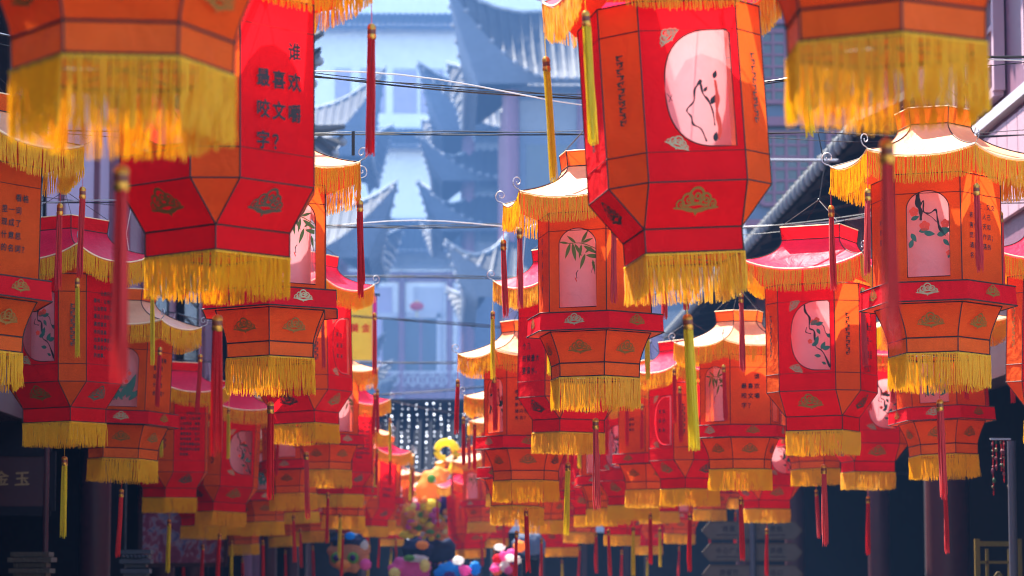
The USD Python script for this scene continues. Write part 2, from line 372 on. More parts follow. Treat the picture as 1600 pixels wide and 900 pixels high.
def painting(kind, w, h):
    """(ink, leaf, blossom) 2-D art inside a window about w x h, centred; leaf is green."""
    r = random.Random(kind); ink, lf, bl = [], [], []
    def T(*p): return [((x - .5) * w, (y - .5) * h) for x, y in p]
    if kind == 'plum':
        ink.append(stroke2d(T((.27, 1.0), (.27, .83), (.34, .76), (.33, .66)), [.02, .022, .015, .012]))
        ink.append(stroke2d(T((.3, .8), (.42, .9), (.38, .74), (.55, .72), (.7, .78), (.72, .66), (.76, .55), (.9, .46)), [.006, .005, .006, .005, .008, .006, .014, .004]))
        ink.append(stroke2d(T((.38, .75), (.6, .68), (.7, .62)), [.004, .003, .003]))
        for x, y, s in ((.17, .75, .030), (.42, .58, .034), (.9, .6, .028), (.97, .26, .018)): bl.append(flower2d((x - .5) * w, (y - .5) * h, s))
        for x, y, q, l in ((.1, .66, 20, .04), (.28, .52, 10, .045), (.4, .5, -8, .05), (.7, .47, 12, .05), (.8, .55, -20, .05), (.1, .5, -60, .045), (.06, .33, 70, .045), (.85, .42, -50, .04), (.95, .2, 60, .03)): lf.append(leaf2d((x - .5) * w, (y - .5) * h, q, l, l * .24))
    elif kind == 'bamboo':
        lf.append(stroke2d(T((.98, .72), (.62, .8), (.25, .8)), [.004, .004, .003]))
        for x, y, q, l in ((.6, .8, 60, .07), (.62, .8, 20, .06), (.6, .78, -100, .07), (.66, .76, -30, .085), (.45, .8, 140, .06), (.3, .8, -110, .08), (.36, .8, -80, .09), (.25, .8, 170, .05), (.42, .79, -60, .07), (.7, .66, -110, .08), (.72, .64, -8, .09), (.7, .67, 40, .05), (.9, .58, -80, .06)): lf.append(leaf2d((x - .5) * w, (y - .5) * h, q, l, l * .11))
        ink.append(stroke2d(T((.5, .45), (.45, .42), (.47, .36)), .004)); ink.append(stroke2d(T((.88, .55), (.96, .4)), .002)); ink.append(stroke2d(T((.95, .55), (.86, .42)), .002))
        bl.append(stroke2d(T((.43, .36), (.46, .32)), .005))
    elif kind == 'grass':
        for x, y, q, l in ((.2, .12, 75, .12), (.3, .1, 100, .16), (.4, .12, 60, .14), (.5, .1, 120, .10), (.62, .14, 70, .17), (.7, .1, 45, .12), (.3, .3, 20, .09), (.55, .35, 150, .09), (.6, .2, 10, .09)): lf.append(leaf2d((x - .5) * w, (y - .5) * h, q, l, l * .13))
        for x, y in ((.35, .5), (.6, .42), (.25, .35), (.7, .55)): bl.append(flower2d((x - .5) * w, (y - .5) * h, .018))
        ink.append(stroke2d(T((.2, .1), (.4, .5), (.7, .62)), [.005, .004, .002]))
    elif kind == 'ink':
        ink.append(stroke2d(T((.53, .56), (.43, .49), (.43, .39), (.31, .33), (.30, .30), (.37, .26), (.37, .19), (.50, .16), (.56, .05)), [.010, .007, .005, .006, .004, .006, .007, .004, .007]))
        ink.append(stroke2d(T((.53, .56), (.55, .45), (.63, .40), (.69, .30), (.70, .18)), [.009, .006, .008, .005, .004]))
        for x, y, q, l in ((.57, .47, 50, .022), (.67, .36, 65, .035), (.69, .04, 80, .035), (.73, .58, 70, .03)): ink.append(leaf2d((x - .5) * w, (y - .5) * h, q, l, l * .26))
        ink.append(stroke2d(T((.03, .46), (.10, .40)), .002)); ink.append(stroke2d(T((.10, .45), (.05, .39)), .002))
        bl.append(stroke2d(T((.75, .56), (.77, .42), (.74, .3), (.78, .16), (.75, .06)), [.006, .016, .010, .018, .006]))
    elif kind == 'branch':
        ink.append(stroke2d(T((.35, .97), (.36, .85), (.5, .76), (.45, .6), (.6, .58), (.6, .44)), [.014, .011, .012, .006, .01, .012]))
        ink.append(stroke2d(T((.6, .42), (.62, .33), (.8, .28), (.97, .05)), [.006, .006, .006, .012]))
        ink.append(stroke2d(T((.58, .66), (.83, .66), (.88, .52), (.98, .5)), [.004, .004, .004, .01])); ink.append(stroke2d(T((.4, .62), (.36, .55), (.5, .53)), .005))
        for x, y, q, l in ((.5, .66, 30, .05), (.62, .66, 10, .05), (.66, .6, -60, .04), (.52, .36, 20, .045), (.62, .38, 70, .05), (.76, .3, 60, .05), (.8, .3, 15, .05), (.75, .2, 170, .04), (.9, .5, -10, .05), (.88, .08, 150, .03)): lf.append(leaf2d((x - .5) * w, (y - .5) * h, q, l, l * .25))
        for x, y, s in ((.66, .72, .026), (.55, .7, .02), (.48, .42, .02)): bl.append(flower2d((x - .5) * w, (y - .5) * h, s))
    else:                                        # lettered window panel
        pass
    return [union_all(x) if x else None for x in (ink, lf, bl)]

def add_art(parent, kind, fn, cu, cv, w, h, clip):
    ink, lf, bl = painting(kind, w, h)
    for g, nm, mt in ((lf, 'painted_leaves', BAMBOO if kind == 'bamboo' else LEAF), (bl, 'painted_blossoms', BLOSSOM), (ink, 'painted_branch', INK)):
        if g is None: continue
        g = affinity.translate(g, cu, cv).intersection(clip.buffer(-.002))
        if not g.is_empty: MB().flat(g, fn).build(nm, mt, parent)

def ripple(P, n, amp, seed):
    """Push a grid of points along n by soft cloth ripples, none at the border."""
    a, b = P.shape[:2]; i, j = np.meshgrid(np.linspace(0, 1, a), np.linspace(0, 1, b), indexing='ij')
    e = np.minimum(1, 6 * np.minimum(np.minimum(i, 1 - i), np.minimum(j, 1 - j)))
    d = (meshkit.fbm(np.stack([i * 3.2, j * 2.1, np.full_like(i, seed * 1.37)], -1), 3) - .5) * 2 * amp
    return P + (e * d)[..., None] * n

def quadgrid(p00, p10, p11, p01, nu, nv):
    u, v = np.meshgrid(np.linspace(0, 1, nu), np.linspace(0, 1, nv), indexing='ij'); u, v = u[..., None], v[..., None]
    return (1 - u) * (1 - v) * np.asarray(p00) + u * (1 - v) * np.asarray(p10) + u * v * np.asarray(p11) + (1 - u) * v * np.asarray(p01)

def roof_and_eaves(t, n, off, Re, Rn, ze, lift, zn, neck_h, Rb, zb, roof_mat, neck_mat, soffit_mat, fringe_L, tassel_mat, seed, belly=1.7):
    """Concave cloth roof, neck band, soffit, eave fringe, curls and corner tassels."""
    def P(a, w, tt):
        R = Rn + (Re - Rn) * (1 - tt) ** belly * (1 + .03 * w * w * (1 - tt))
        return ngon_pt(a, n, R, w, ze + (zn - ze) * tt + lift * abs(w) ** 2.4 * (1 - tt) ** 2.5)
    frame, trim, fr, ntrim = MB(), MB(), MB(), MB()
    for k in range(n):
        a = off + k * 2 * math.pi / n
        G = np.array([[P(a, w, tt) for w in np.linspace(-1, 1, 13)] for tt in np.linspace(0, 1, 11)])
        G = ripple(G, D(a) * .6 + np.array([0, 0, .8]), .006, seed + k)
        MB().grid(G).build('roof_panel', roof_mat, t, smooth=True)
        frame.tube([P(a, 1, tt) + np.array([0, 0, .002]) for tt in np.linspace(0, 1, 9)], .0028, 5)
        e = np.array([P(a, w, 0) for w in np.linspace(-1, 1, 15)])
        trim.tube(e + [0, 0, .003], .0042, 5)
        fringe_strands(fr, e + [0, 0, -.004], fringe_L, seed * 31 + k)
        b = np.array([ngon_pt(a, n, Rb, w, zb) for w in np.linspace(-1, 1, 15)])
        MB().grid(np.stack([e + [0, 0, -.008], (e * .5 + b * .5) + [0, 0, -.004], b], 0)).build('soffit', soffit_mat, t, smooth=True)
        q0, q1 = [ngon_pt(a, n, Rn + .002, s, zn) for s in (-1, 1)]; r0, r1 = [ngon_pt(a, n, Rn + .012, s, zn + neck_h) for s in (-1, 1)]
        MB().grid(ripple(quadgrid(q0, q1, r1, r0, 7, 4), D(a), .003, seed + 40 + k)).build('neck_band', neck_mat, t, smooth=True)
        frame.tube([q1, r1], .003, 5); frame.tube([q0, q1], .003, 5); ntrim.tube([r0, r1], .003, 5)
        c = P(a, 1, 0); ca = a + math.pi / n
        curl(t, c, ca, seed + k)
        tassel(t, c + np.array([0, 0, -.008]), .17 if n == 6 else .19, tassel_mat, seed * 17 + k, L=.34 if n == 6 else .40)
        frame.tube([r1, np.array([0, 0, zn + neck_h + .17])], .0016, 4)
    frame.build('roof_frame', PIPE, t); trim.build('eave_piping', PIPE_L, t); ntrim.build('neck_piping', PIPE_L, t)
    fr.build('eave_fringe', GOLD_FR, t, kind='stuff')

WALL_MB = {}
def panel(t, name, a, h, w, z0, z1, mat, seed, hole=None, nu=9, nv=13):
    if hole is None:
        fn = facefn(a, h)
        u, v = np.meshgrid(np.linspace(-w / 2, w / 2, nu), np.linspace(z0, z1, nv), indexing='ij')
        G = fn(u.ravel(), v.ravel()).reshape(nu, nv, 3)
        return MB().grid(ripple(G, D(a), .007, seed)).build(name, mat, t, smooth=True)
    g = sbox(-w / 2, z0, w / 2, z1).difference(hole)
    return MB().flat(g, facefn(a, h)).build(name, mat, t)

# type A: six-sided orange lantern -------------------------------------------------
def make_orange(proto_path, art, rows, size, tassel_mat, seed, text2=None):
    x = UsdGeom.Xform.Define(stage, proto_path); t = x.GetPrim()
    n, off, c30 = 6, 0.0, math.cos(math.pi / 6)
    R, zb, zt = .29, .30, .79
    frame = MB()
    hole_w = .188
    arch = union_all([sbox(-hole_w / 2, zb + .028, hole_w / 2, zb + .33), affinity.translate(affinity.scale(sg.Point(0, 0).buffer(hole_w / 2, 16), 1, .85), 0, zb + .33)])
    for k in range(6):
        a = k * math.pi / 3; h = R * c30; s0 = seed * 7 + k
        if k % 2 == 0:
            panel(t, 'wall_panel', a, h, R, zb, zt, ORANGE, s0, hole=arch)
            pn = MB().flat(arch, facefn(a, h, -.006)).build('window_pane', PANE, t)
            add_art(pn, art, facefn(a, h, -.004), 0, zb + .028 + .195, hole_w, .385, arch)
            e = np.array(arch.exterior.coords); frame.tube(facefn(a, h, .001)(e[:, 0], e[:, 1]), .0022, 4, caps=False)
        else:
            w = panel(t, 'wall_panel', a, h, R, zb, zt, ORANGE, s0)
            txt = write(rows, 0, zb + .235, size) if k != 5 or not text2 else write(text2, 0, zb + .25, size)
            MB().flat(txt, facefn(a, h, .0065)).build('lettering', INK, w)
        for z in (zt - .09,): frame.tube(facefn(a, h, .002)([-R / 2, R / 2], [z, z]), .0016, 4)
        frame.tube(facefn(a, h)([R / 2, R / 2], [zb, zt]), .0028, 5)
        # collar: upright red ribbon standing out from the body, on an orange ledge
        MB().grid(ripple(quadgrid(ngon_pt(a, 6, .352, -1, .215), ngon_pt(a, 6, .352, 1, .215), ngon_pt(a, 6, .346, 1, .30), ngon_pt(a, 6, .346, -1, .30), 9, 5), D(a), .002, s0)).build('collar_panel', CRIMSON, t, smooth=True)
        MB().quad(ngon_pt(a, 6, .352, -1, .2155), ngon_pt(a, 6, .352, 1, .2155), ngon_pt(a, 6, .285, 1, .2165), ngon_pt(a, 6, .285, -1, .2165)).build('collar_ledge', ORANGE, t)
        MB().quad(ngon_pt(a, 6, .346, -1, .2995), ngon_pt(a, 6, .346, 1, .2995), ngon_pt(a, 6, .29, 1, .303), ngon_pt(a, 6, .29, -1, .303)).build('collar_top', CRIMSON, t)
        MB().flat(affinity.translate(cloud2d(.10), 0, .262), facefn(a, .349 * c30, .005)).build('collar_emblem', SILVERP if k % 2 == 0 else GOLDP, t)
        # funnel: concave orange panels
        Z, RR = np.linspace(.065, .215, 7), []
        for z in Z:
            q = (z - .065) / .15; RR.append(.226 + (.285 - .226) * q ** 1.35)
        G = np.array([[ngon_pt(a, 6, r_, w_, z) for w_ in np.linspace(-1, 1, 9)] for r_, z in zip(RR, Z)])
        fp = MB().grid(ripple(G, D(a), .003, s0 + 3)).build('funnel_panel', ORANGE, t, smooth=True)
        if k % 2 == 1:
            MB().flat(affinity.translate(cloud2d(.12), 0, .135), facefn(a, 0, .007, slant=(.065, .226 * c30, .215, .285 * c30))).build('funnel_emblem', GOLDP, fp)
        else:
            MB().flat(affinity.translate(cloud2d(.12), 0, .135), facefn(a, 0, .007, slant=(.065, .226 * c30, .215, .285 * c30))).build('funnel_emblem', GOLDP if k == 0 else DARKP, fp)
        frame.tube([ngon_pt(a, 6, r_ + .001, 1, z) for r_, z in zip(RR, Z)], .0028, 5)
        MB().grid(ripple(quadgrid(ngon_pt(a, 6, .224, -1, 0), ngon_pt(a, 6, .224, 1, 0), ngon_pt(a, 6, .226, 1, .065), ngon_pt(a, 6, .226, -1, .065), 9, 4), D(a), .003, s0 + 9)).build('bottom_band', ORANGE2, t, smooth=True)
        frame.tube([ngon_pt(a, 6, .225, 1, 0), ngon_pt(a, 6, .227, 1, .065)], .0028, 5)
    for RQ, z, r_ in ((.29, zb + .004, .003), (.29, zt, .003), (.353, .215, .0036), (.347, .301, .0034), (.286, .213, .003), (.228, .065, .0034), (.226, .0, .0034)): ring(frame, 6, 0, RQ, z, r_)
    for q in range(3):
        frame.tube([ngon_pt(q * math.pi / 3, 6, .224, 1, .004), ngon_pt(q * math.pi / 3 + math.pi, 6, .224, 1, .004)], .0025, 4)
    frame.build('frame', PIPE, t)
    fr, br = MB(), MB()
    for k in range(6):
        a = k * math.pi / 3
        e = np.array([ngon_pt(a, 6, .228, w, -.002) for w in np.linspace(-1, 1, 5)])
        fringe_strands(fr, e, .152, seed * 13 + k, rad=.0020, spacing=.0054)
        br.tube(e + [0, 0, -.004], .0036, 5)
    fr.build('bottom_fringe', GOLD_FR, t, kind='stuff'); br.build('fringe_braid', BRAID, t)
    MB().lathe([(.185, zb + .005), (.185, zt + .02)], n=20).build('inner_liner', LINER, t, smooth=True)
    roof_and_eaves(t, 6, 0.0, .465, .165, .845, .036, 1.03, .075, .29, zt, PEACH, ORANGE, ORANGE, .125, tassel_mat, seed)
    tassel(t, (0, 0, .006), .20, tassel_mat, seed * 5 + 1, L=.40, R=.016)
    return t

# type B: square red lantern with cut corners -------------------------------------
def make_red(proto_path, art, rows, size, tassel_mat, seed, align='l'):
    x = UsdGeom.Xform.Define(stage, proto_path); t = x.GetPrim()
    W, H, Sq = .336, .28, .335
    c = (2 * H - W) / math.sqrt(2); hc = (W / 2 + H) / math.sqrt(2)
    zb, zt = .22, .83
    frame = MB()
    L0, R0, b0, t0 = -W / 2 + .076, W / 2 - .028, zb + .115, zb + .51
    th = np.linspace(math.pi / 2, 3 * math.pi / 2, 25)
    pw = lambda x: math.copysign(abs(x) ** .80, x)
    arc = [(R0 - .06 + (R0 - .06 - L0) * pw(math.cos(q)), (b0 + t0) / 2 + (t0 - b0) / 2 * pw(math.sin(q))) for q in th]
    dwin = sg.Polygon(arc + [(R0, b0), (R0, t0 - .012), (R0 - .012, t0)])
    for k in range(4):
        a = k * math.pi / 2; s0 = seed * 11 + k
        if k % 2 == 0:
            w = panel(t, 'wall_panel', a, H, W, zb, zt, RED, s0, hole=dwin)
            pn = MB().flat(dwin, facefn(a, H, -.006)).build('window_pane', PANE, t)
            if art == 'letters':
                MB().flat(dwin.buffer(-.012).intersection(sbox(L0, b0, L0 + .20, t0)), facefn(a, H, -.0045)).build('red_window_panel', RED, pn)
                MB().flat(write(['茶如', '香诗', '客来'], (L0 + R0) / 2 - .02, (b0 + t0) / 2, .034, dx=1.6, dy=2.2), facefn(a, H, -.002)).build('lettering', INK, pn)
            else:
                add_art(pn, art, facefn(a, H, -.004), (L0 + R0) / 2, (b0 + t0) / 2, R0 - L0, t0 - b0, dwin)
            e = np.array(dwin.exterior.coords); frame.tube(facefn(a, H, .001)(e[:, 0], e[:, 1]), .0024, 4, caps=False)
            for (eu, ev, rot) in ((L0 + .022, t0 - .02, 42), (L0 + .03, b0 + .012, -22)):
                MB().flat(affinity.translate(affinity.rotate(cloud2d(.085), rot, origin=(0, 0)), eu, ev), facefn(a, H, .003)).build('corner_emblem', SILVERP, w)
        else:
            w = panel(t, 'wall_panel', a, H, W, zb, zt, RED, s0)
            MB().flat(write(rows, 0, zb + (.285 if len(rows) == 4 else .33), size, align=align).buffer(.0006 if size > .06 else .0003), facefn(a, H, .0065)).build('lettering', INK, w)
        cw = panel(t, 'corner_panel', a + math.pi / 4, hc, c, zb, zt, ORANGE, s0 + 4, nu=5)
        MB().flat(affinity.translate(vine2d(.22, .026, seed + k), 0, zb + .32), facefn(a + math.pi / 4, hc, .0075)).build('corner_ornament', DARKP if k != 2 else GOLDP, cw)
        for z in (zb + .10, zt - .10):
            frame.tube(facefn(a + math.pi / 4, hc, .002)([-c / 2, c / 2], [z, z]), .002, 4)
            frame.tube(facefn(a, H, .002)([-W / 2, W / 2], [z, z]), .0012, 4)
        for sgn in (-1, 1): frame.tube(facefn(a, H)([sgn * W / 2] * 2, [zb, zt]), .0028, 5)
        for z in (zb, zt):
            frame.tube(facefn(a, H)([-W / 2, W / 2], [z, z]), .0028, 5); frame.tube(facefn(a + math.pi / 4, hc)([-c / 2, c / 2], [z, z]), .0028, 5)
        f0 = facefn(a, 0, slant=(.08, Sq / 2, zb, H)); p = lambda u, v: f0(np.array([u]), np.array([v]))[0]
        fp = MB().grid(ripple(quadgrid(p(-Sq / 2, .08), p(Sq / 2, .08), p(W / 2, zb), p(-W / 2, zb), 9, 6), D(a), .003, s0 + 8)).build('funnel_panel', RED, t, smooth=True)
        MB().flat(affinity.translate(cloud2d(.15), 0, .155), facefn(a, 0, .006, slant=(.08, Sq / 2, zb, H))).build('funnel_emblem', GOLDP if k in (0, 2) else DARKP, fp)
        g0 = facefn(a + math.pi / 4, hc)([-c / 2, c / 2], [zb, zb]); tip = ngon_pt(a, 4, Sq / math.sqrt(2), 1, .08)
        MB().tri(tip, g0[1], g0[0]).build('corner_gusset', ORANGE, t)
        frame.tube([tip, g0[0]], .003, 5); frame.tube([tip, g0[1]], .003, 5)
        MB().grid(ripple(quadgrid(ngon_pt(a, 4, Sq / math.sqrt(2) - .002, -1, 0), ngon_pt(a, 4, Sq / math.sqrt(2) - .002, 1, 0), ngon_pt(a, 4, Sq / math.sqrt(2), 1, .08), ngon_pt(a, 4, Sq / math.sqrt(2), -1, .08), 11, 4), D(a), .003, s0 + 9)).build('bottom_band', RED, t, smooth=True)
        frame.tube([ngon_pt(a, 4, Sq / math.sqrt(2), 1, 0), tip], .0028, 5)
    ring(frame, 4, 0, Sq / math.sqrt(2) + .002, .08, .0032); ring(frame, 4, 0, Sq / math.sqrt(2), 0, .0032)
    for q in range(2): frame.tube([ngon_pt(q * math.pi / 2, 4, Sq / math.sqrt(2), 1, .004), ngon_pt(q * math.pi / 2 + math.pi, 4, Sq / math.sqrt(2), 1, .004)], .0025, 4)
    frame.build('frame', PIPE, t)
    fr, br = MB(), MB()
    for k in range(4):
        a = k * math.pi / 2
        e = np.array([ngon_pt(a, 4, Sq / math.sqrt(2) + .003, w, -.002) for w in np.linspace(-1, 1, 5)])
        fringe_strands(fr, e, .14, seed * 13 + k, rad=.0020, spacing=.0054); br.tube(e + [0, 0, -.004], .0036, 5)
    fr.build('bottom_fringe', GOLD_FR, t, kind='stuff'); br.build('fringe_braid', BRAID, t)
    MB().lathe([(.19, zb + .005), (.19, zt + .02)], n=20).build('inner_liner', LINER, t, smooth=True)
    roof_and_eaves(t, 4, 0.0, .355 * math.sqrt(2), .172 * math.sqrt(2), .91, .07, 1.10, .075, H * math.sqrt(2) * .96, zt + .002, PINK, RED, ORANGE, .13, tassel_mat, seed)
    tassel(t, (0, 0, .006), .20, tassel_mat, seed * 5 + 1, L=.42, R=.0175)
    return t

T1 = ['  谁', '最喜欢', '咬文嚼', '字？']
T2 = ['  看格', '里一词', '现成了', '什意思', '的名词？']
T3 = ['  让他只有如', '春时：让他记得', '让会把球 春知', '最后八的如其它', '偶然喜欢 吃个', '有时迷路 去听', '也是各情意的你', '是自保护心里爱', '的故事。']
T4 = ['  正 又交', '表言 人己', '害什 天和', '是不得作流；', '通问也落的', '名言？']
T5 = ['  年今', '其一世', '上最大', '慢的一', '拍卖品', '什么？']
T6 = ['头', '一', '就', '个']
T7 = [' 食气温', '个几', '时候最大', '要温水。']
stage.CreateClassPrim('/World/lantern_shapes')
PR = {}
def proto(key, fn, *a, **k):
    p = '/World/lantern_shapes/' + key
    fn(p, *a, **k); PR[key] = p
proto('orange_plum', make_orange, 'plum', T4, .027, RED_T, 1, text2=['难现', '春早', '题悦'])
proto('orange_bamboo', make_orange, 'bamboo', T6, .036, RED_T, 2, text2=['悦', '把', '读', '说', '好'])
proto('orange_riddle', make_orange, 'grass', T2, .033, RED_T, 3)
proto('orange_question', make_orange, 'bamboo', T1, .041, RED_T, 4)
proto('red_ink', make_red, 'ink', ['悦', '把', '读', '说'], .045, YEL_T, 5)
proto('red_plum', make_red, 'branch', T5, .048, RED_T, 6)
proto('red_story', make_red, 'branch', T3, .027, YEL_T, 7)
proto('red_question', make_red, 'branch', T1, .062, RED_T, 8)
proto('red_water', make_red, 'branch', T7, .047, YEL_T, 9)
proto('red_letters', make_red, 'letters', T7, .042, RED_T, 10)

LANTERNS = []   # (kind, cx, y of lower rim at the axis, px per metre, yaw seen from the camera, roll, label)
def lant(key, cx, yb, s, yaw, label, roll=None):
    d = FP / s; P = at(cx, yb, d)
    view = math.degrees(-math.atan2(P[0], P[1]))
    orange = key.startswith('orange')
    r = rng.uniform(-2.4, 2.4) if roll is None else roll
    nm = 'orange_lantern' if orange else 'red_lantern'
    x = UsdGeom.Xform.Define(stage, path_for(None, nm))
    x.AddTranslateOp().Set(Gf.Vec3d(*map(float, P))); x.AddRotateXYZOp().Set(Gf.Vec3f(rng.uniform(-2, 2), r, yaw + view + rng.uniform(-2, 2)))
    p = x.GetPrim(); p.GetReferences().AddInternalReference(PR[key]); p.SetInstanceable(True)
    tag(p, label, 'lantern', 'six-sided orange lanterns strung over the street' if orange else 'square red lanterns strung over the street')
    h = 1.275 if orange else 1.345
    rr = math.radians(r)
    LANTERNS.append((P + np.array([math.sin(rr) * h, 0, h]), d, label))

lant('orange_bamboo', 192, 113, 767, 0, 'nearest orange lantern, blurred at the top left, only funnel and fringe in frame', 0)
lant('orange_bamboo', 1383, 78, 733, -19.5, 'nearest orange lantern at the top right, cut off above its blurred yellow fringe', 0)
lant('red_question', 340, 402, 474, -46, 'large red lantern whose front panel asks a big four-line question', -.5)
lant('red_ink', 1068, 404, 460, 13.3, 'large tilted red lantern with an ink-drawn half-moon window, yellow tassels', -3.2)
lant('orange_riddle', -45, 552, 368, -20, 'orange lantern cut by the left frame edge with a riddle lettered on it', 0)
lant('orange_question', 423, 563, 340, 30, 'orange lantern tucked directly below and behind the large red question lantern', .5)
lant('orange_bamboo', 930, 592, 321, -20, 'orange lantern with a bamboo painting in its arched window, left of the tilted red lantern', -.4)
lant('orange_plum', 1467, 557, 350, -7, 'orange lantern with red plum blossom in its arched window, below the top right fringe', -.6)
lant('red_story', 101, 661, 272, -39, 'red lantern with nine rows of small lettering above a dangling yellow tassel', -.6)
lant('red_plum', 1286, 674, 271, -17, 'red lantern with a flowering branch in its half-moon window and pink roof, right side', -.4)
lant('red_plum', 1654, 660, 270, 83, 'red lantern cut by the right frame edge, bold lettering on its front panel', 0)
lant('orange_riddle', 192, 718, 240, -3, 'orange lantern with green leaves in its window, right of the nine-row red lantern')
lant('red_letters', 478, 663, 225, 60, 'red lantern with half-moon window and pink roof, behind the lower right of the question lantern', 0)
lant('red_water', 888, 676, 244, 33, 'red lantern half hidden behind the bamboo lantern with four rows of lettering', 0)
lant('orange_question', 1157, 733, 223, -42.6, 'orange lantern with a small four-line question on its front, below the tilted red lantern')
lant('orange_plum', 822, 751, 225, -55, 'orange lantern with narrow side window and dark collar emblem, left below the bamboo lantern', 0)
lant('orange_riddle', 1474, 712, 240, -10, 'orange lantern directly below the plum blossom lantern, leafy window under its fringe')
lant('red_letters', 1078, 764, 196, -53, 'red lantern with lettered oval red panel, between bamboo and small question lanterns', 0)
lant('red_plum', 1356, 738, 196, 20, 'red lantern with white flower window, between pink-roofed red and lowest orange lantern')
lant('red_story', 265, 777, 179, -53, 'red lantern with pale half-moon window and yellow tassels, below the left orange leaf lantern')
lant('red_plum', 1198, 795, 160, 25, 'small red lantern peeping out behind the small question lantern above the signpost')
lant('orange_bamboo', 513, 735, 178, 30, 'orange lantern below the pink-roofed red one on the left of the gap')
lant('orange_plum', 1274, 733, 170, -10, 'orange lantern hidden behind the pink-roofed red lantern, only its fringe showing below')
lant('orange_riddle', 410, 815, 150, 10, 'small orange lantern in the left cluster with a pale window and gilt collar emblem')
lant('red_story', 362, 818, 138, -62, 'small red lantern with pale inked window, beside the red-roofed one in the left cluster')
lant('red_plum', 318, 822, 150, 35, 'small red lantern low in the left cluster below the yellow tasselled one')
lant('red_story', 532, 772, 152, -38, 'red lantern with columns of lettering and pink roof, left edge of the blue gap')
lant('orange_question', 537, 805, 150, 12, 'small orange lantern with white roof tip and red collar, left edge of the gap')
lant('red_water', 577, 822, 122, -40, 'small red lantern with dark lettering and yellow tassel at the left of the light curtain')
lant('orange_bamboo', 594, 812, 118, 25, 'small orange lantern with pale roof nearest the light curtain on the left')
lant('orange_plum', 618, 822, 92, 5, 'tiny far orange lantern, rightmost of the left row')
lant('orange_riddle', 445, 838, 112, -12, 'tiny orange lantern at the bottom of the left cluster, left of the monstrous face')
lant('red_plum', 735, 858, 106, 20, 'small low red lantern with an oval window, right beside the orange parade figure')
lant('orange_question', 752, 816, 108, -30, 'small orange lantern with white roof just right of the yellow spiral tail')
lant('orange_bamboo', 808, 792, 193, 20, 'orange lantern mostly hidden behind the dark-emblem one, double fringe showing')
lant('red_water', 878, 855, 108, -40, 'small low red lantern above the pale blue fascia, lettered side')
lant('orange_riddle', 906, 832, 112, 14, 'small orange lantern behind the low yellow tassel in front of the pale blue fascia')
lant('red_letters', 930, 804, 140, -38, 'red lantern with column of lettering behind a red tassel, right of centre')
lant('orange_question', 950, 795, 165, -24, 'orange lantern between the lettered red lanterns right of centre')
lant('red_water', 990, 790, 168, -47, 'red lantern with narrow lettered panel left of the oval-panel red lantern', 0)
lant('orange_plum', 1016, 766, 182, 24, 'orange lantern with paired window strips, just left of the oval-panel red lantern')
lant('red_story', 1011, 853, 100, 44, 'tiny low red lantern left of the signpost, pointed gusset facing front')
lant('orange_bamboo', 1062, 834, 107, 3, 'tiny orange lantern framed by two red tassels beside the signpost')
lant('orange_riddle', 1109, 796, 120, -18, 'small orange lantern directly above the top arrow boards of the signpost')
lant('orange_plum', 1150, 778, 118, 10, 'tiny orange lantern between the small question lantern and the signpost')

lant('red_story', 612, 842, 82, -30, 'tiny red lantern low beside the orange sleeve of the parade figure')
lant('orange_riddle', 641, 826, 74, 12, 'farthest tiny orange lantern on the left of the parade figure')
lant('orange_plum', 722, 796, 86, -8, 'tiny pale-roofed orange lantern touching the right side of the parade figure')
lant('red_plum', 772, 842, 98, 28, 'tiny red lantern above the pink blossoms')
lant('orange_bamboo', 786, 772, 128, -26, 'small orange lantern behind the left edge of the dark-emblem orange lantern')
lant('red_letters', 468, 800, 132, -30, 'small red lantern behind the fringe of the left orange lantern by the gap')
lant('orange_plum', 488, 830, 120, 22, 'small orange lantern just above the round peach face')
lant('red_water', 1030, 800, 130, 40, 'small red lantern behind the fringes left of the signpost')

lant('red_plum', 345, 800, 172, 28, 'dim red lantern behind the red tassels in the middle of the left cluster')
lant('orange_bamboo', 458, 772, 168, -14, 'orange lantern directly under the pink-roofed red lantern left of the gap')
lant('red_letters', 286, 846, 130, -40, 'dim small red lantern in front of the magenta picture board')
lant('orange_plum', 378, 850, 118, 4, 'dim small orange lantern lowest in the left cluster')
lant('red_story', 556, 848, 98, 24, 'tiny red lantern above the round peach face')
lant('orange_riddle', 846, 812, 150, -6, 'small orange lantern behind the yellow bottom tassel right of centre')
lant('red_plum', 972, 836, 122, -28, 'small red lantern above the right end of the pale blue fascia')
lant('orange_bamboo', 664, 812, 66, 18, 'farthest speck-sized orange lantern in front of the parade figure')

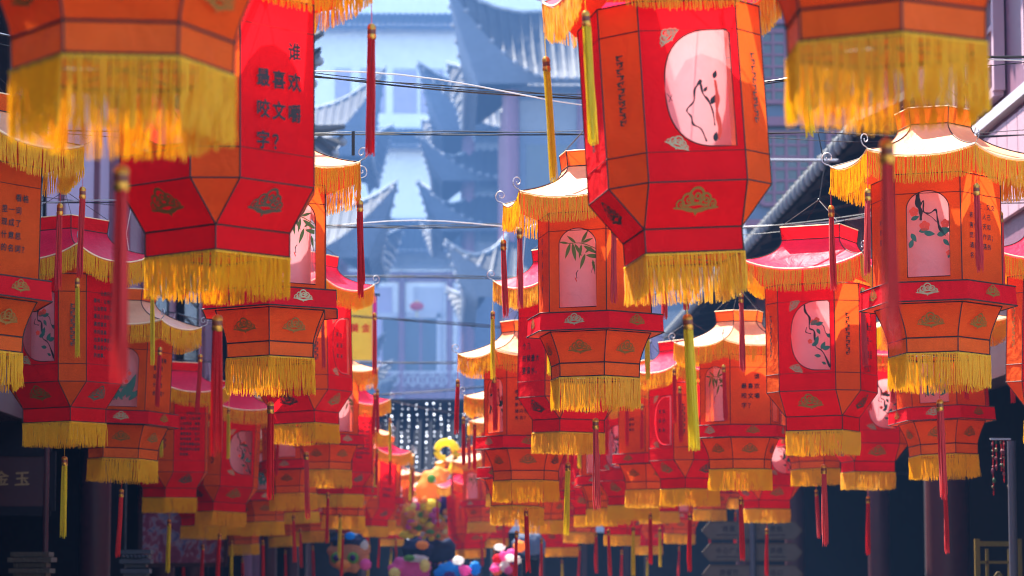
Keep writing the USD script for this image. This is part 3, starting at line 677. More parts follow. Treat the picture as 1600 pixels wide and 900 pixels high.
# ------------------------------------------------------------------ overhead wires
ROWS = [(7, None, 'overhead wire at the top carrying the two nearest lanterns'), (11, None, 'overhead wire carrying the large red question lantern and the tilted red lantern'),
        (15, 98, 'twisted black wires with a loose white cable, crossing highest in front of the hazy towers'),
        (18, 203, 'thin black wires with a short hook crossing the blue gap, second from the top'),
        (21, 374, 'black wires with a pale cable before the lower curled roof, third from top'),
        (24.5, 438, 'thin dark wire crossing just above the far red ball lantern'),
        (28.5, None, 'thin wire crossing above the doorway of the far hall'), (31, None, 'thin wire crossing the balustrade of the far hall'),
        (37, None, 'wire carrying the small lanterns at the left of the light curtain'), (50, None, 'farthest wire carrying the tiny low lanterns')]
lo = 0
for ri, (hi, wy, lab) in enumerate(ROWS):
    row = sorted([q for q in LANTERNS if lo <= q[1] < hi], key=lambda q: q[0][0]); lo = hi
    if not row: continue
    t = thing('overhead_wire', lab, 'wire', (0, 0, 0), None, 'wires strung across the street')
    zw = max(q[0][2] for q in row) + .05
    if wy: zw = max(zw, 1.6 + (900 - wy) / (FP / np.mean([q[1] for q in row])))
    r2 = np.random.default_rng(50 + ri)
    nodes = [np.array([-3.6, np.mean([q[0][1] for q in row]), zw + .12])] + [np.array([q[0][0], q[0][1], zw]) for q in row] + [np.array([4.5, np.mean([q[0][1] for q in row]), zw + .12])]
    def run(dz, amp, ph):
        pts = []
        for a, b in zip(nodes[:-1], nodes[1:]):
            for k in np.linspace(0, 1, 9)[:-1]:
                p = a + (b - a) * k; p = p + np.array([0, amp * .5 * math.cos(ph + p[0] * 2.1), dz * math.sin(p[0] * 1.7 + ph) + amp * math.sin(ph + 3.1 * p[0]) - .02 * math.sin(math.pi * k)]); pts.append(p)
        return pts + [nodes[-1]]
    MB().tube(run(.0, .0, 0), .0042, 5).build('black_strand', BLACKW, t)
    MB().tube(run(.012, .012, 1.3), .003, 5).build('black_strand', BLACKW, t)
    MB().tube(run(-.03, .02, 4.1), .0022, 4).build('thin_strand', BLACKW, t)
    if ri in (2, 4): MB().tube(run(.02, .035, 2.2), .004, 5).build('white_cable', CORD, t)
    if ri == 3: MB().beam(at(552, 205, 16.4), at(552, 243, 16.4), .018, .018).build('hook', BLACKW, t)
    for q in row:
        w = .04 * r2.normal()
        MB().tube([q[0] + [0, 0, -.01], q[0] + [w, 0, (zw - q[0][2]) * .5], [q[0][0], q[0][1], zw]], .0035, 5).build('drop_cord', CORD if r2.random() < .7 else BLACKW, t)
        MB().ball(q[0], .010, 1).build('knot', BLACKW, t)

# ------------------------------------------------------------------ building materials
TILE = solid('grey_roof_tile', (.075, .085, .10), .7, var=.35, scale=2.0)
TILE_D = solid('dark_roof_tile', (.035, .038, .048), .65, var=.35, scale=3.0)
RIDGE = solid('lime_ridge_mortar', (.26, .28, .31), .8, var=.15)
PLASTER = solid('white_plaster', (.72, .72, .72), .85, var=.10, scale=.8, bump=.05)
LAVENDER = solid('lavender_plaster', (.34, .30, .42), .85, var=.12, scale=.7, bump=.06)
TIMBER = solid('plum_timber', (.16, .065, .105), .55, var=.25, scale=2.0, stretch=(6, 6, .5))
TIMBER_P = solid('faded_pink_timber', (.36, .22, .27), .6, var=.15, scale=2.0, stretch=(5, 5, .6))
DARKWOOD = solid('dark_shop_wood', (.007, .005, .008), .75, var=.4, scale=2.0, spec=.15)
MAROON = solid('maroon_lacquer', (.035, .006, .010), .45, var=.35, scale=2.0, spec=.35)
NAVYTILE = solid('navy_roof_tile', (.006, .008, .016), .85, var=.3, spec=.1)
PALETILE = solid('weathered_drip_tile', (.12, .13, .145), .8, var=.3, scale=8.0)
TILE_F = solid('far_roof_tile', (.020, .024, .032), .75, var=.35, scale=1.2)
SLATE = solid('slate_painted_wall', (.085, .11, .165), .8, var=.25, scale=.6)
GREYMETAL = solid('grey_painted_metal', (.055, .053, .075), .5, var=.15)
STONE = solid('paving_stone', (.11, .10, .095), .8, var=.2, scale=1.5)
GROUND = solid('town_ground', (.10, .095, .09), .9, var=.2, scale=.3)
PANEDARK = solid('dark_window_glass', (.02, .03, .045), .2, var=.2, spec=.7)
LINTEL = solid('carved_frieze', (.17, .18, .21), .8, var=.3, scale=6.0)
PALEFRAME = solid('pale_painted_frame', (.40, .39, .44), .6, var=.1)

# ------------------------------------------------------------------ ground
gm = MB().grid(np.array([[[x, y, 0.0] for y in np.linspace(-22, 420, 56)] for x in np.linspace(-74, 74, 20)]))
struct(gm, 'ground', GROUND)
pv = MB()
for i in range(60):
    for j in range(9):
        x0, y0 = -3.5 + j * .88, -6 + i * 1.2 + (.6 if j % 2 else 0)
        pv.box((x0 + .01, y0 + .01, .002), (x0 + .87, y0 + 1.19, .03 + .004 * rng.random()))
p = pv.build('street_paving', STONE, None, kind='stuff')

# ------------------------------------------------------------------ upturned tile roofs
def tile_roof(t, x0, x1, y0, y1, ze, rise, inset, lift=1.2, ls=2.4, ext=.5, mat=TILE, pitch=.30, sides=(0, 1, 2, 3), soffit=TIMBER, ridge=True, white=True, sub=None):
    """Hipped tile roof over [x0,x1]x[y0,y1] with corners swept up; parts go under t."""
    C = [np.array(c, float) for c in ((x0, y0), (x1, y0), (x1, y1), (x0, y1))]
    ctr = np.array([(x0 + x1) / 2, (y0 + y1) / 2])
    I = [np.array(c, float) for c in ((x0 + inset, y0 + inset), (x1 - inset, y0 + inset), (x1 - inset, y1 - inset), (x0 + inset, y1 - inset))]
    def P(k, s, tt):                            # s metres along the eave from corner k
        a, b = C[k], C[(k + 1) % 4]; ln = np.linalg.norm(b - a)
        f = s / ln; ia, ib = I[k], I[(k + 1) % 4]
        e = a + (b - a) * f; n = ia + (ib - ia) * f
        q = max(0.0, 1 - min(s, ln - s) / ls) ** 2 * (1 - tt) ** 2
        d = (C[k] if s < ln / 2 else C[(k + 1) % 4]) - ctr; d = np.sign(d) * .7
        xy = e + (n - e) * tt + d * ext * q
        return np.array([xy[0], xy[1], ze + rise * (tt ** 1.35) + lift * q])
    ribs, drip, hips = MB(), MB(), MB()
    for k in sides:
        ln = np.linalg.norm(C[(k + 1) % 4] - C[k]); ss = np.unique(np.r_[np.linspace(0, ls, 9), np.linspace(ls, ln - ls, 5), np.linspace(ln - ls, ln, 9)]) if ln > 2 * ls else np.linspace(0, ln, 18)
        TT = np.linspace(0, 1, 7)
        G = np.array([[P(k, s, tt) for s in ss] for tt in TT])
        MB().grid(G).build('roof_slope', mat, t, smooth=True)
        MB().grid(np.stack([G[0] + [0, 0, -.05], G[0] * .55 + (G[0].mean(0) * 0 + np.c_[np.clip(G[0][:, 0], x0 + .6, x1 - .6), np.clip(G[0][:, 1], y0 + .6, y1 - .6), np.full(len(ss), ze - .15)]) * .45, np.c_[np.clip(G[0][:, 0], x0 + 1.0, x1 - 1.0), np.clip(G[0][:, 1], y0 + 1.0, y1 - 1.0), np.full(len(ss), ze - .3)]], 0)).build('eave_soffit', soffit, t, smooth=True)
        for s in np.arange(pitch / 2, ln, pitch):
            tm = min(1.0, min(s, ln - s) / max(inset, .01)) if inset > 0 else 1.0
            pts = []
            for tt in np.linspace(0, tm, 6):
                lo_, hi_ = inset * tt, ln - inset * tt
                f = (s - lo_) / max(hi_ - lo_, 1e-3) * ln
                pts.append(P(k, min(max(f, 0), ln), tt) + [0, 0, .03])
            ribs.tube(pts, pitch * .24, 5, caps=True)
            e = P(k, s, 0); drip.ball(e + [0, 0, -.03], pitch * .30, 1, (1, 1, .9))
        if k in sides:
            for end in (0, ln):
                hp = [P(k, end, tt) + [0, 0, .06 + (.14 * (1 - tt) ** 3)] for tt in np.linspace(0, 1, 9)]
                if end == 0 or (k + 1) % 4 not in sides: MB().tube(hp, np.array([.05] + [.10] * 8) * (1.5 if ls > 3 else 1), 6).build('hip_ridge', RIDGE if white else mat, t, smooth=50)
    ribs.build('tile_ribs', mat, t, kind='stuff'); drip.build('drip_tiles', LINTEL, t, kind='stuff')
    if ridge and inset > 0:
        m = MB()
        for k in range(4): m.beam(np.r_[I[k], ze + rise + .08], np.r_[I[(k + 1) % 4], ze + rise + .08], .22, .28)
        m.build('roof_ridge', RIDGE if white else mat, t)

def lattice(t, x0, x1, z0, z1, y, nx, nz, mat, w=.05, frame=True, parent_name='window', axis='x', back=PANEDARK):
    """A framed lattice window lying in the plane y (axis x) or in the plane x=y (axis y)."""
    def pt(u, z, o=0): return (u, y - o, z) if axis == 'x' else (y - o, u, z)
    wn = MB(); wn.quad(pt(x0, z0), pt(x1, z0), pt(x1, z1), pt(x0, z1)); o = wn.build(parent_name, back, t)
    f = MB()
    for u in (x0, x1): f.beam(pt(u, z0, .03), pt(u, z1, .03), w * 1.8, w * 1.8)
    for z in (z0, z1): f.beam(pt(x0, z, .03), pt(x1, z, .03), w * 1.6, w * 1.6)
    f.build('window_frame', mat, o)
    for i in range(1, nx): MB().beam(pt(x0 + (x1 - x0) * i / nx, z0, .025), pt(x0 + (x1 - x0) * i / nx, z1, .025), w, w).build('lattice_bar', mat, o)
    for i in range(1, nz): MB().beam(pt(x0, z0 + (z1 - z0) * i / nz, .02), pt(x1, z0 + (z1 - z0) * i / nz, .02), w * .9, w * .9).build('lattice_bar', mat, o)
    return o

# the far hall closing the street ---------------------------------------------------
FAR = 3.5
Y0 = 100.0 * FAR; K = FP / Y0
def hx(px): return (px - 700) / K
def hz(py): return 1.6 + (900 - py) / K
t = thing('far_hall', 'tall white-walled hall with three tiled roofs closing the street in blue haze', 'building')
MB().box((-60, Y0 + .5, 0), (60, Y0 + 9, hz(-60))).build('wall', PLASTER, t)
MB().box((-58, Y0 + .30, hz(420)), (58, Y0 + .5, hz(395))).build('frieze', LINTEL, t)
fz = MB()
for x in np.arange(-54, 54, .6): fz.ball((x, Y0 + .25, hz(412)), .26, 1, (1, .8, .8))
fz.build('bracket_blocks', LINTEL, t, kind='stuff')
MB().box((-58, Y0 + .22, hz(625)), (58, Y0 + .5, hz(607))).build('beam', TIMBER, t)
MB().box((-58, Y0 + .26, hz(440)), (58, Y0 + .5, hz(424))).build('beam', TIMBER, t)
for px in (330, 430, 530, 627, 702, 800, 900, 1000):
    MB().tube([(hx(px), Y0 + .1, hz(700)), (hx(px), Y0 + .1, hz(424))], .42, 12).build('column', TIMBER, t, smooth=40)
for a, b in ((440, 520), (540, 612), (645, 692), (715, 790), (812, 890)):
    MB().box((hx(a), Y0 + .38, hz(600)), (hx(b), Y0 + .5, hz(448))).build('wall_panel', LAVENDER if a != 645 else PALEFRAME, t)
dr = MB().box((hx(597), Y0 + .28, hz(580)), (hx(682), Y0 + .40, hz(496))).build('door', PANEDARK, t)
MB().box((hx(682), Y0 + .2, hz(600)), (hx(688), Y0 + .4, hz(490))).build('door_frame', PALEFRAME, dr)
MB().box((hx(590), Y0 + .2, hz(497)), (hx(690), Y0 + .4, hz(489))).build('door_frame', PALEFRAME, dr)
for px in (622, 655): MB().box((hx(px), Y0 + .22, hz(580)), (hx(px + 4), Y0 + .30, hz(498))).build('mullion', TIMBER, dr)
rail = MB()
for a in np.arange(540, 860, 15.0):
    for s in (0, 1): rail.beam((hx(a + 3), Y0 - .15, hz(604 - 18 * s)), (hx(a + 12), Y0 - .15, hz(586 + 18 * s)), .15, .15)
    rail.beam((hx(a), Y0 - .15, hz(583)), (hx(a), Y0 - .15, hz(607)), .16, .16)
rail.beam((hx(530), Y0 - .15, hz(583)), (hx(870), Y0 - .15, hz(583)), .24, .24)
rail.build('balustrade', PALEFRAME, t)
MB().quad((hx(300), Y0 - .05, hz(607)), (hx(1000), Y0 - .05, hz(607)), (hx(1000), Y0 - .05, hz(583)), (hx(300), Y0 - .05, hz(583))).build('balustrade_back', TIMBER, t)
tile_roof(t, -61, 61, Y0 - 3.2, Y0 + 14, hz(395), 4.2, 3.8, lift=.5, pitch=.7, mat=TILE_F, soffit=SLATE)
tile_roof(t, -61, 61, Y0 - 2.6, Y0 + 14, hz(228), 2.4, 3.2, lift=.5, pitch=.7, mat=TILE_F, soffit=SLATE)
tile_roof(t, -61, 61, Y0 - 2.6, Y0 + 14, hz(38), 4.2, 5.4, lift=.5, pitch=.7, mat=TILE_F, soffit=SLATE)
tile_roof(t, -61, 61, Y0 - 4.2, Y0 + 14, hz(760), 3.8, 4.0, lift=.5, pitch=.7, white=False, mat=TILE_F, soffit=SLATE)
for a, b in ((520, 545), (560, 600), (612, 650), (655, 692), (700, 740)):
    o = MB().box((hx(a), Y0 + .42, hz(172)), (hx(b), Y0 + .5, hz(102))).build('window', LAVENDER, t)
    MB().box((hx(a), Y0 + .36, hz(106)), (hx(b), Y0 + .45, hz(100))).build('window_head', PALEFRAME, o)
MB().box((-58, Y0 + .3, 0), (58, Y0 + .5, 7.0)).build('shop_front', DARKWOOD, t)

t = thing('ball_lantern', 'round red ball lantern hanging before the doorway of the far hall', 'lantern', (hx(651), Y0 - 1.6, hz(481)))
MB().lathe([(.02, -.52), (.55, -.46), (.82, -.22), (.88, 0), (.82, .22), (.55, .46), (.02, .52)], n=20).build('globe', RED, t, smooth=True)
MB().lathe([(.0, .64), (.3, .62), (.3, .5), (0, .5)], n=12).build('top_cap', GOLDCAP, t, smooth=30)
MB().tube([(0, 0, .6), (0, 0, 2.7)], .02, 5).build('cord', BLACKW, t)
MB().tube([(0, 0, -.5), (0, 0, -1.4)], [.09, .05], 6).build('tassel', YEL_T, t)

def pavilion(label, x0, x1, y0, y1, tiers, wallm=PLASTER, colm=TIMBER, wall_in=1.0, mat=TILE_F, k=FAR):
    """Tower with curled tile roofs; the numbers are given for a distance y0 and scaled out by k."""
    x0, x1, y1, y0, wall_in = x0 * k, x1 * k, y0 * k + (y1 - y0) * k, y0 * k, wall_in * k
    tiers = [(1.6 + (a - 1.6) * k, b * k, c * k) for a, b, c in tiers]
    t = thing('curled_roof_pavilion', label, 'building')
    top = max(q[0] for q in tiers)
    MB().box((x0 + wall_in, y0 + wall_in, 0), (x1 - wall_in, y1 - wall_in, top)).build('wall', wallm, t)
    MB().box((x0 + wall_in - .06, y0 + wall_in - .06, 0), (x1 - wall_in + .06, y0 + wall_in - .002, 5.5)).build('shop_front', DARKWOOD, t)
    for ze, rise, lift in tiers:
        tile_roof(t, x0, x1, y0, y1, ze, rise, wall_in + .05 if ze < top else (min(x1 - x0, y1 - y0) * .42), lift=lift, sides=(0, 1, 3), mat=mat, ls=1.9 * k, ext=.6 * k, pitch=.30 * k ** .7, soffit=SLATE, white=k > 1)
        MB().box((x0 + wall_in - .08, y0 + wall_in - .08, ze - 1.0 * k), (x1 - wall_in + .08, y0 + wall_in - .07 + .06, ze - .32 * k)).build('frieze', LINTEL, t)
    for x in np.arange(x0 + wall_in + .1, x1 - wall_in, 1.55 * k):
        MB().tube([(x, y0 + wall_in - .12, 0), (x, y0 + wall_in - .12, top - .4)], .16 * k, 10).build('column', colm, t, smooth=40)
        MB().box((x + .30 * k, y0 + wall_in - .05, top - 3.4 * k), (x + 1.25 * k, y0 + wall_in - .01, top - 1.3 * k)).build('window', PANEDARK, t)
    for y in np.arange(y0 + wall_in + 1.5, y1 - wall_in, 2.5 * k):
        xs = x0 + wall_in - .1 if x0 > -2.5 else x1 - wall_in + .1
        MB().tube([(xs, y, 0), (xs, y, top - .4)], .16 * k, 10).build('column', colm, t, smooth=40)
    return t
pavilion('hazy right-hand tower with the highest big curled roof corner', .35, 9, 60, 69, [(12.2, 3.2, 2.0), (7.6, 1.5, 1.0)], wallm=SLATE)
pavilion('hazy right-hand pavilion behind, with three small curled eaves one above another', -.45, 8, 78, 87, [(14.0, 2.4, 1.7), (12.6, .9, 1.1), (11.2, 1.0, 1.2)], wallm=SLATE)
pavilion('hazy left-hand pavilion with a white ridge sweeping up to a thin tip', -10, -2.1, 76, 85, [(13.0, 2.2, 2.2), (7, 1.2, 1.0)], wallm=SLATE)
pavilion('bluish left-hand pavilion with the lower curled roof corner', -9, -1.6, 66, 74, [(9.1, 2.0, 1.6), (5.4, 1.0, .8)], wallm=SLATE)
pavilion('dark near left-hand tower with only its curled eave edge beside the question lantern', -9, -2.3, 42, 50, [(8.4, 2.4, 1.0)], wallm=SLATE, mat=TILE_D, k=1.0)

# street sides -----------------------------------------------------------------------
def side_building(label, sx, xf, y0, y1, ztop, eave_x, eave_z, wallm, zfloor=3.7, cols=(), windows=(), depth=6.0):
    """Shop house along the street: open dark shop below, plastered or boarded storey above, tiled eave. sx=+1 right, -1 left."""
    t = thing('shop_house', label, 'building')
    MB().box((xf, y0, zfloor), (xf + sx * .25, y1, ztop)).build('upper_wall', wallm, t)
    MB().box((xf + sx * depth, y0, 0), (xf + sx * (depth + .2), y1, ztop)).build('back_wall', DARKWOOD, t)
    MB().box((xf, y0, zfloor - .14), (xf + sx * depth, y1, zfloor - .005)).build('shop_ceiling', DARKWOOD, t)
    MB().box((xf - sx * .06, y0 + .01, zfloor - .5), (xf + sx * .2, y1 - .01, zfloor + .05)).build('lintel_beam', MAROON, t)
    for y in (y0 + .1, y1 - .1): MB().box((xf + sx * .02, y - .09, 0), (xf + sx * depth, y + .09, zfloor - .15)).build('party_wall', DARKWOOD, t)
    for y, r in cols:
        c = MB().tube([(xf, y, .25), (xf, y, zfloor - .5)], r, 14).build('column', MAROON, t, smooth=40)
        MB().lathe([(r * 1.5, 0), (r * 1.5, .18), (r * 1.25, .26), (r, .3)], (xf, y, 0), 14).build('column_base', STONE, c, smooth=30)
    for y in np.arange(y0 + 1.2, y1 - .5, 2.6):
        MB().box((xf - sx * .05, y - .07, zfloor + .05), (xf + sx * .02, y + .07, ztop)).build('post', TIMBER, t)
    for (a, b, z0, z1) in windows:
        lattice(t, a, b, z0, z1, xf - sx * .03, 4, 5, TIMBER_P, .05, axis='y') if sx > 0 else lattice(t, a, b, z0, z1, xf + .03 + .06, 4, 5, DARKWOOD, .05, axis='y')
    # roof: slopes from the eave up away from the street
    zr = eave_z + 2.2; xr = eave_x + sx * 3.6
    G = np.array([[(eave_x + (xr - eave_x) * q, y, eave_z + (zr - eave_z) * q ** 1.2) for y in np.linspace(y0, y1, 12)] for q in np.linspace(0, 1, 7)])
    MB().grid(G).build('roof_slope', TILE_D, t, smooth=True)
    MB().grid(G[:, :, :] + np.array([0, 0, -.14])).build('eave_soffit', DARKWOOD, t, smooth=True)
    ribs, drip = MB(), MB()
    for y in np.arange(y0 + .12, y1, .40):
        ribs.tube([(eave_x + (xr - eave_x) * q, y, eave_z + (zr - eave_z) * q ** 1.2 + .03) for q in np.linspace(0, 1, 5)], .085, 5)
        drip.ball((eave_x - sx * .015, y, eave_z - .015), .10, 2, (.45, .5, 1))
    ribs.build('tile_ribs', TILE_D, t, kind='stuff'); drip.build('drip_tiles', PALETILE, t, kind='stuff')
    for y in np.arange(y0 + .4, y1, 1.3):
        MB().beam((xf, y, eave_z - .25 + .3), (eave_x + sx * .08, y, eave_z - .12), .08, .1).build('rafter', DARKWOOD, t)
    return t

tR1 = side_building('near right shop house with plum boards, pink lattice window and white fascia board', 1, 4.5, 12, 27, 8.4, 3.7, 8.2, TIMBER, zfloor=3.7, cols=((18, .2), (25.6, .2)), windows=((22.6, 24.4, 5.5, 6.9), (19.0, 21.4, 5.5, 6.9), (15.5, 17.9, 5.5, 6.9)))
MB().box((4.42, 12.2, 5.29), (4.50, 26.9, 5.38)).build('fascia_board', PALEFRAME, tR1)
for i, y in enumerate(np.arange(12.3, 26.8, .42)):
    MB().box((4.455, y, 4.45), (4.495, y + .40, 5.22)).build('wall_plank', TIMBER_P, tR1)
tR2 = side_building('right shop house farther on with a dark tiled eave over shaded upper storey', 1, 5.0, 27.4, 52, 6.3, 4.0, 6.0, TIMBER, zfloor=3.6, cols=((33, .13), (41, .15), (48, .15)), windows=((29, 31.5, 4.2, 5.5), (34, 36.5, 4.2, 5.5), (39, 41.5, 4.2, 5.5)))
tR3 = side_building('low tiled awning building on the right beyond the dark eave', 1, 3.6, 52.3, 59, 4.9, 2.9, 4.6, LAVENDER, zfloor=3.2, cols=((56, .15),))
tL1 = side_building('near left shop house with lavender plaster above its dark shop', -1, -3.6, -14, 30, 8.4, -2.9, 7.6, LAVENDER, zfloor=3.4, cols=((12, .2), (20, .18), (29.2, .16)), windows=((16, 18, 4.2, 6), (22.5, 24.6, 4.2, 6.2)))
tL2 = side_building('left shop house farther on under a dark tiled eave', -1, -3.4, 30.3, 41, 6.6, -2.6, 6.3, TIMBER, zfloor=3.3, cols=((34, .16), (38, .16)), windows=((31.5, 33.5, 4, 5.4), (35.5, 37.5, 4, 5.4)))
tL3 = side_building('farthest left shop house, dark, beside the round peach face', -1, -2.95, 41.4, 60, 5.2, -2.3, 4.9, SLATE, zfloor=3.0, cols=((47, .14), (54, .14)))
t = thing('lattice_block', 'tall blue-grey block with plum lattice windows in the gap right of the tilted red lantern', 'building')
MB().box((6.6, 62.5, 0), (15, 70, 17)).build('wall', SLATE, t)
for i in range(4):
    for j in range(5):
        x0, z0 = 6.95 + i * 1.5, 5.2 + j * 2.3
        lattice(t, x0, x0 + 1.1, z0, z0 + 1.6, 62.47, 4, 6, TIMBER, .06)
for z in (4.6, 6.95, 9.25, 11.55, 13.85, 16.2): MB().box((6.55, 62.30, z), (15.05, 62.49, z + .2)).build('string_course', TIMBER, t)
for x in (6.65, 8.5, 10.0, 11.5): MB().box((x - .1, 62.34, 0), (x + .1, 62.485, 4.59)).build('pier', TIMBER, t)
tile_roof(t, 5.9, 15.7, 61.6, 71, 4.3, 1.2, 1.0, lift=.6, mat=TILE_F, soffit=DARKWOOD, white=False, sides=(0, 3))
t = thing('stage_house', 'low house with a dark tiled roof directly behind the light curtain', 'building')
MB().box((-4.5, 66, 0), (3.2, 70, 3.0)).build('wall', DARKWOOD, t)
for x in (-3.2, -1.9, -.6, .7, 2.0): MB().tube([(x, 65.9, 0), (x, 65.9, 2.95)], .1, 10).build('column', MAROON, t, smooth=40)
MB().box((-4.4, 65.85, 2.6), (3.1, 65.99, 2.95)).build('beam', MAROON, t)
tile_roof(t, -5.2, 3.9, 64.8, 71.2, 3.05, 2.5, 2.6, lift=.5, pitch=.26, mat=NAVYTILE, soffit=DARKWOOD, white=False)
MB().tube([at(1192, 250, 30), at(1310, 251, 27)], .016, 8).build('gutter_pipe', GREYMETAL, tR2, smooth=40)

# ------------------------------------------------------------------ small street things
P0 = at(1176, 900, 36)
t = thing('signpost', 'grey post with three rows of pointed boards in front of the dark right shops', 'signpost', (P0[0], P0[1], 0))
SIGNW = solid('weathered_sign_wood', (.075, .055, .045), .7, var=.25, scale=5.0)
SIGNP = MB().tube([(0, -.05, 0), (0, -.05, 2.40)], .04, 12).build('post', GREYMETAL, t, smooth=40)
for i, (py, l, r_) in enumerate(((829, ['商厦'], ['老街']), (863, ['中心广场'], ['茶楼']), (897, ['游客厅'], ['出口']), (931, ['东门'], ['南门']))):
    z = 1.6 + (900 - py) / (FP / 36)
    hexa = sg.Polygon([(-.64, 0), (-.54, .115), (.54, .115), (.64, 0), (.54, -.115), (-.54, -.115)])
    b = MB().prism(hexa, lambda u, v, w, z=z: np.c_[u, w * 1.0 - .02, z + v], .04).build('pointed_board', SIGNW, t)
    rim = hexa.difference(hexa.buffer(-.016)); MB().flat(rim, lambda u, v, z=z: np.c_[u, np.full_like(u, -.024), z + v]).build('board_rim', DARKP, b)
    tx = union_all([write(l, -.30, .02, .075), write(r_, .30, .02, .075), sbox(-.46, -.066, -.14, -.052), sbox(.18, -.066, .42, -.052)])
    MB().flat(tx, lambda u, v, z=z: np.c_[u, np.full_like(u, -.0245), z + v]).build('lettering', INK, b)

P0 = at(1584, 900, 20)
t = thing('pale_pole', 'slim pale pole standing at the right edge before the dark shop', 'pole', (P0[0], P0[1], 0))
MB().tube([(0, 0, 0), (0, 0, 2.55)], .03, 12).build('shaft', GREYMETAL, t, smooth=40)
MB().lathe([(.11, 0), (.11, .05), (.05, .09), (.035, .12)], n=14).build('foot', GREYMETAL, t, smooth=30)
P0 = at(1560, 900, 23) + np.array([0, 0, .0])
t = thing('lattice_screen', 'yellow lattice screen behind the pale pole at the lower right corner', 'screen', (P0[0], P0[1], 0))
YEL = solid('yellow_lacquer', (.11, .07, .006), .4, var=.15)
for x in (-.17, .17): MB().box((x - .02, -.02, 0), (x + .02, .02, 1.9)).build('stile', YEL, t)
for z in (.2, .72, 1.25, 1.86): MB().box((-.15, -.018, z - .02), (.15, .018, z + .02)).build('rail', YEL, t)
for z0 in (.74, 1.27):
    for (a, b, c, d) in ((-.15, .12, .15, .12), (-.15, .44, .15, .44), (-.09, .0, -.09, .55), (.09, .0, .09, .55), (-.06, .28, 0, .36), (0, .36, .06, .28), (.06, .28, 0, .20), (0, .20, -.06, .28), (-.15, .28, -.06, .28), (.06, .28, .15, .28)):
        MB().beam((a, 0, z0 + b), (c, 0, z0 + d), .022, .022).build('lattice_bar', YEL, t)
P0 = at(1563, 690, 22)
t = thing('knot_charms', 'strings of coloured knot charms hanging in the dark doorway beside the pale pole', 'charms', P0)
CH = [plain('charm_pink', (.14, .015, .04), .5), plain('charm_green', (.03, .07, .03), .5), plain('charm_gold', (.12, .07, .02), .5), plain('charm_red', (.16, .02, .03), .5)]
for i in range(5):
    x = -.055 + i * .028
    x += rng.uniform(-.008, .008); ln = rng.uniform(.22, .42)
    c = MB().tube([(x, 0, .02), (x, 0, -ln)], .002, 4).build('string', RED_T, t)
    for k in range(int(ln / .055)): MB().ball((x + .006 * rng.uniform(-1, 1), rng.uniform(-.01, .01), -.03 - k * .055 + .025 * rng.random()), rng.uniform(.006, .014), 1, (1, 1, rng.uniform(.8, 1.9))).build('charm', CH[(i + k) % 4], c)
MB().beam((-.08, 0, .02), (.08, 0, .02), .012, .012).build('rod', PALEFRAME, t)

P0 = at(70, 900, 22)
t = thing('thin_pole', 'thin brown pole rising from the carved post at the lower left', 'pole', (P0[0], P0[1], 0))
MB().tube([(0, 0, .0), (0, 0, 3.3)], .022, 10).build('shaft', MAROON, t, smooth=40)
MB().lathe([(.07, 0), (.07, .04), (.022, .07)], n=12).build('foot', MAROON, t, smooth=30)
BRONZE = solid('carved_brown_stone', (.03, .018, .010), .6, var=.3, scale=9.0, bump=.5)
P0 = at(50, 900, 21)
t = thing('carved_post', 'carved brown newel post with stepped cap in the lower left corner', 'post', (P0[0], P0[1], 0))
MB().box((-.12, -.12, 0), (.12, .12, 1.62)).build('shaft', BRONZE, t)
for z, w in ((1.62, .15), (1.66, .12), (1.70, .16), (1.74, .14)): MB().box((-w, -w, z + .002), (w, w, z + .036)).build('cap_step', BRONZE, t)
for x in (-.06, .05):
    MB().tube([(x + .04 * math.cos(q) * (1 - q / 9), -.125, 1.5 + .04 * math.sin(q) * (1 - q / 9)) for q in np.linspace(0, 8, 20)], .009, 5).build('scroll_carving', BRONZE, t)
P0 = at(213, 900, 24)
GREYST = solid('bluish_grey_stone', (.030, .035, .05), .6, var=.2, scale=6.0)
t = thing('stone_pedestal', 'bluish grey pedestal of stacked slabs below the left orange leaf lantern', 'pedestal', (P0[0], P0[1], 0))
for z0, z1, w in ((0, 1.62, .10), (1.622, 1.66, .12), (1.67, 1.70, .09), (1.705, 1.74, .13), (1.745, 1.78, .115), (1.785, 1.82, .13)): MB().box((-w, -w, z0), (w, w, z1)).build('slab', GREYST, t)
for i in range(7): MB().ball((-.10 + i * .033, -.125, 1.763), .016, 1).build('bead', GREYST, t)

P0 = at(290, 838, 33)
t = thing('picture_board', 'magenta picture board with pale and blue blotches under the left lanterns', 'board', P0)
MB().box((-.5, 0, -.32), (.45, .04, .32)).build('panel', usdkit.material(stage, L + 'picture_print', {
    'tc': ('texture_coordinate', {}), 'v': ('voronoi_texture', {'scale': 9.0}), 'n': ('noise_texture', {'scale': 7.0, 'detail': 3.0, 'distortion': 1.2}), 'r': ('rgb_ramp', {'ramp': [(.0, (.09, .006, .03)), (.40, (.16, .01, .05)), (.5, (.22, .03, .07)), (.56, (.26, .17, .21)), (.62, (.06, .07, .18)), (.72, (.15, .01, .04)), (1, (.1, .006, .025))]}),
    'p': ('principled_bsdf', {'roughness': .4})}, [('tc.object', 'n.vector'), ('n.fac', 'r.fac'), ('r.color', 'p.base_color')], surface='p.BSDF'), t)
for a, b in (((-.52, 0, -.32), (-.52, 0, .32)), ((.47, 0, -.32), (.47, 0, .32)), ((-.53, 0, .33), (.48, 0, .33)), ((-.53, 0, -.33), (.48, 0, -.33))): MB().beam(a, b, .03, .05).build('frame', MAROON, t)
for x in (-.45, .4): MB().box((x - .02, .045, -P0[2]), (x + .02, .08, .3)).build('leg', DARKWOOD, t)

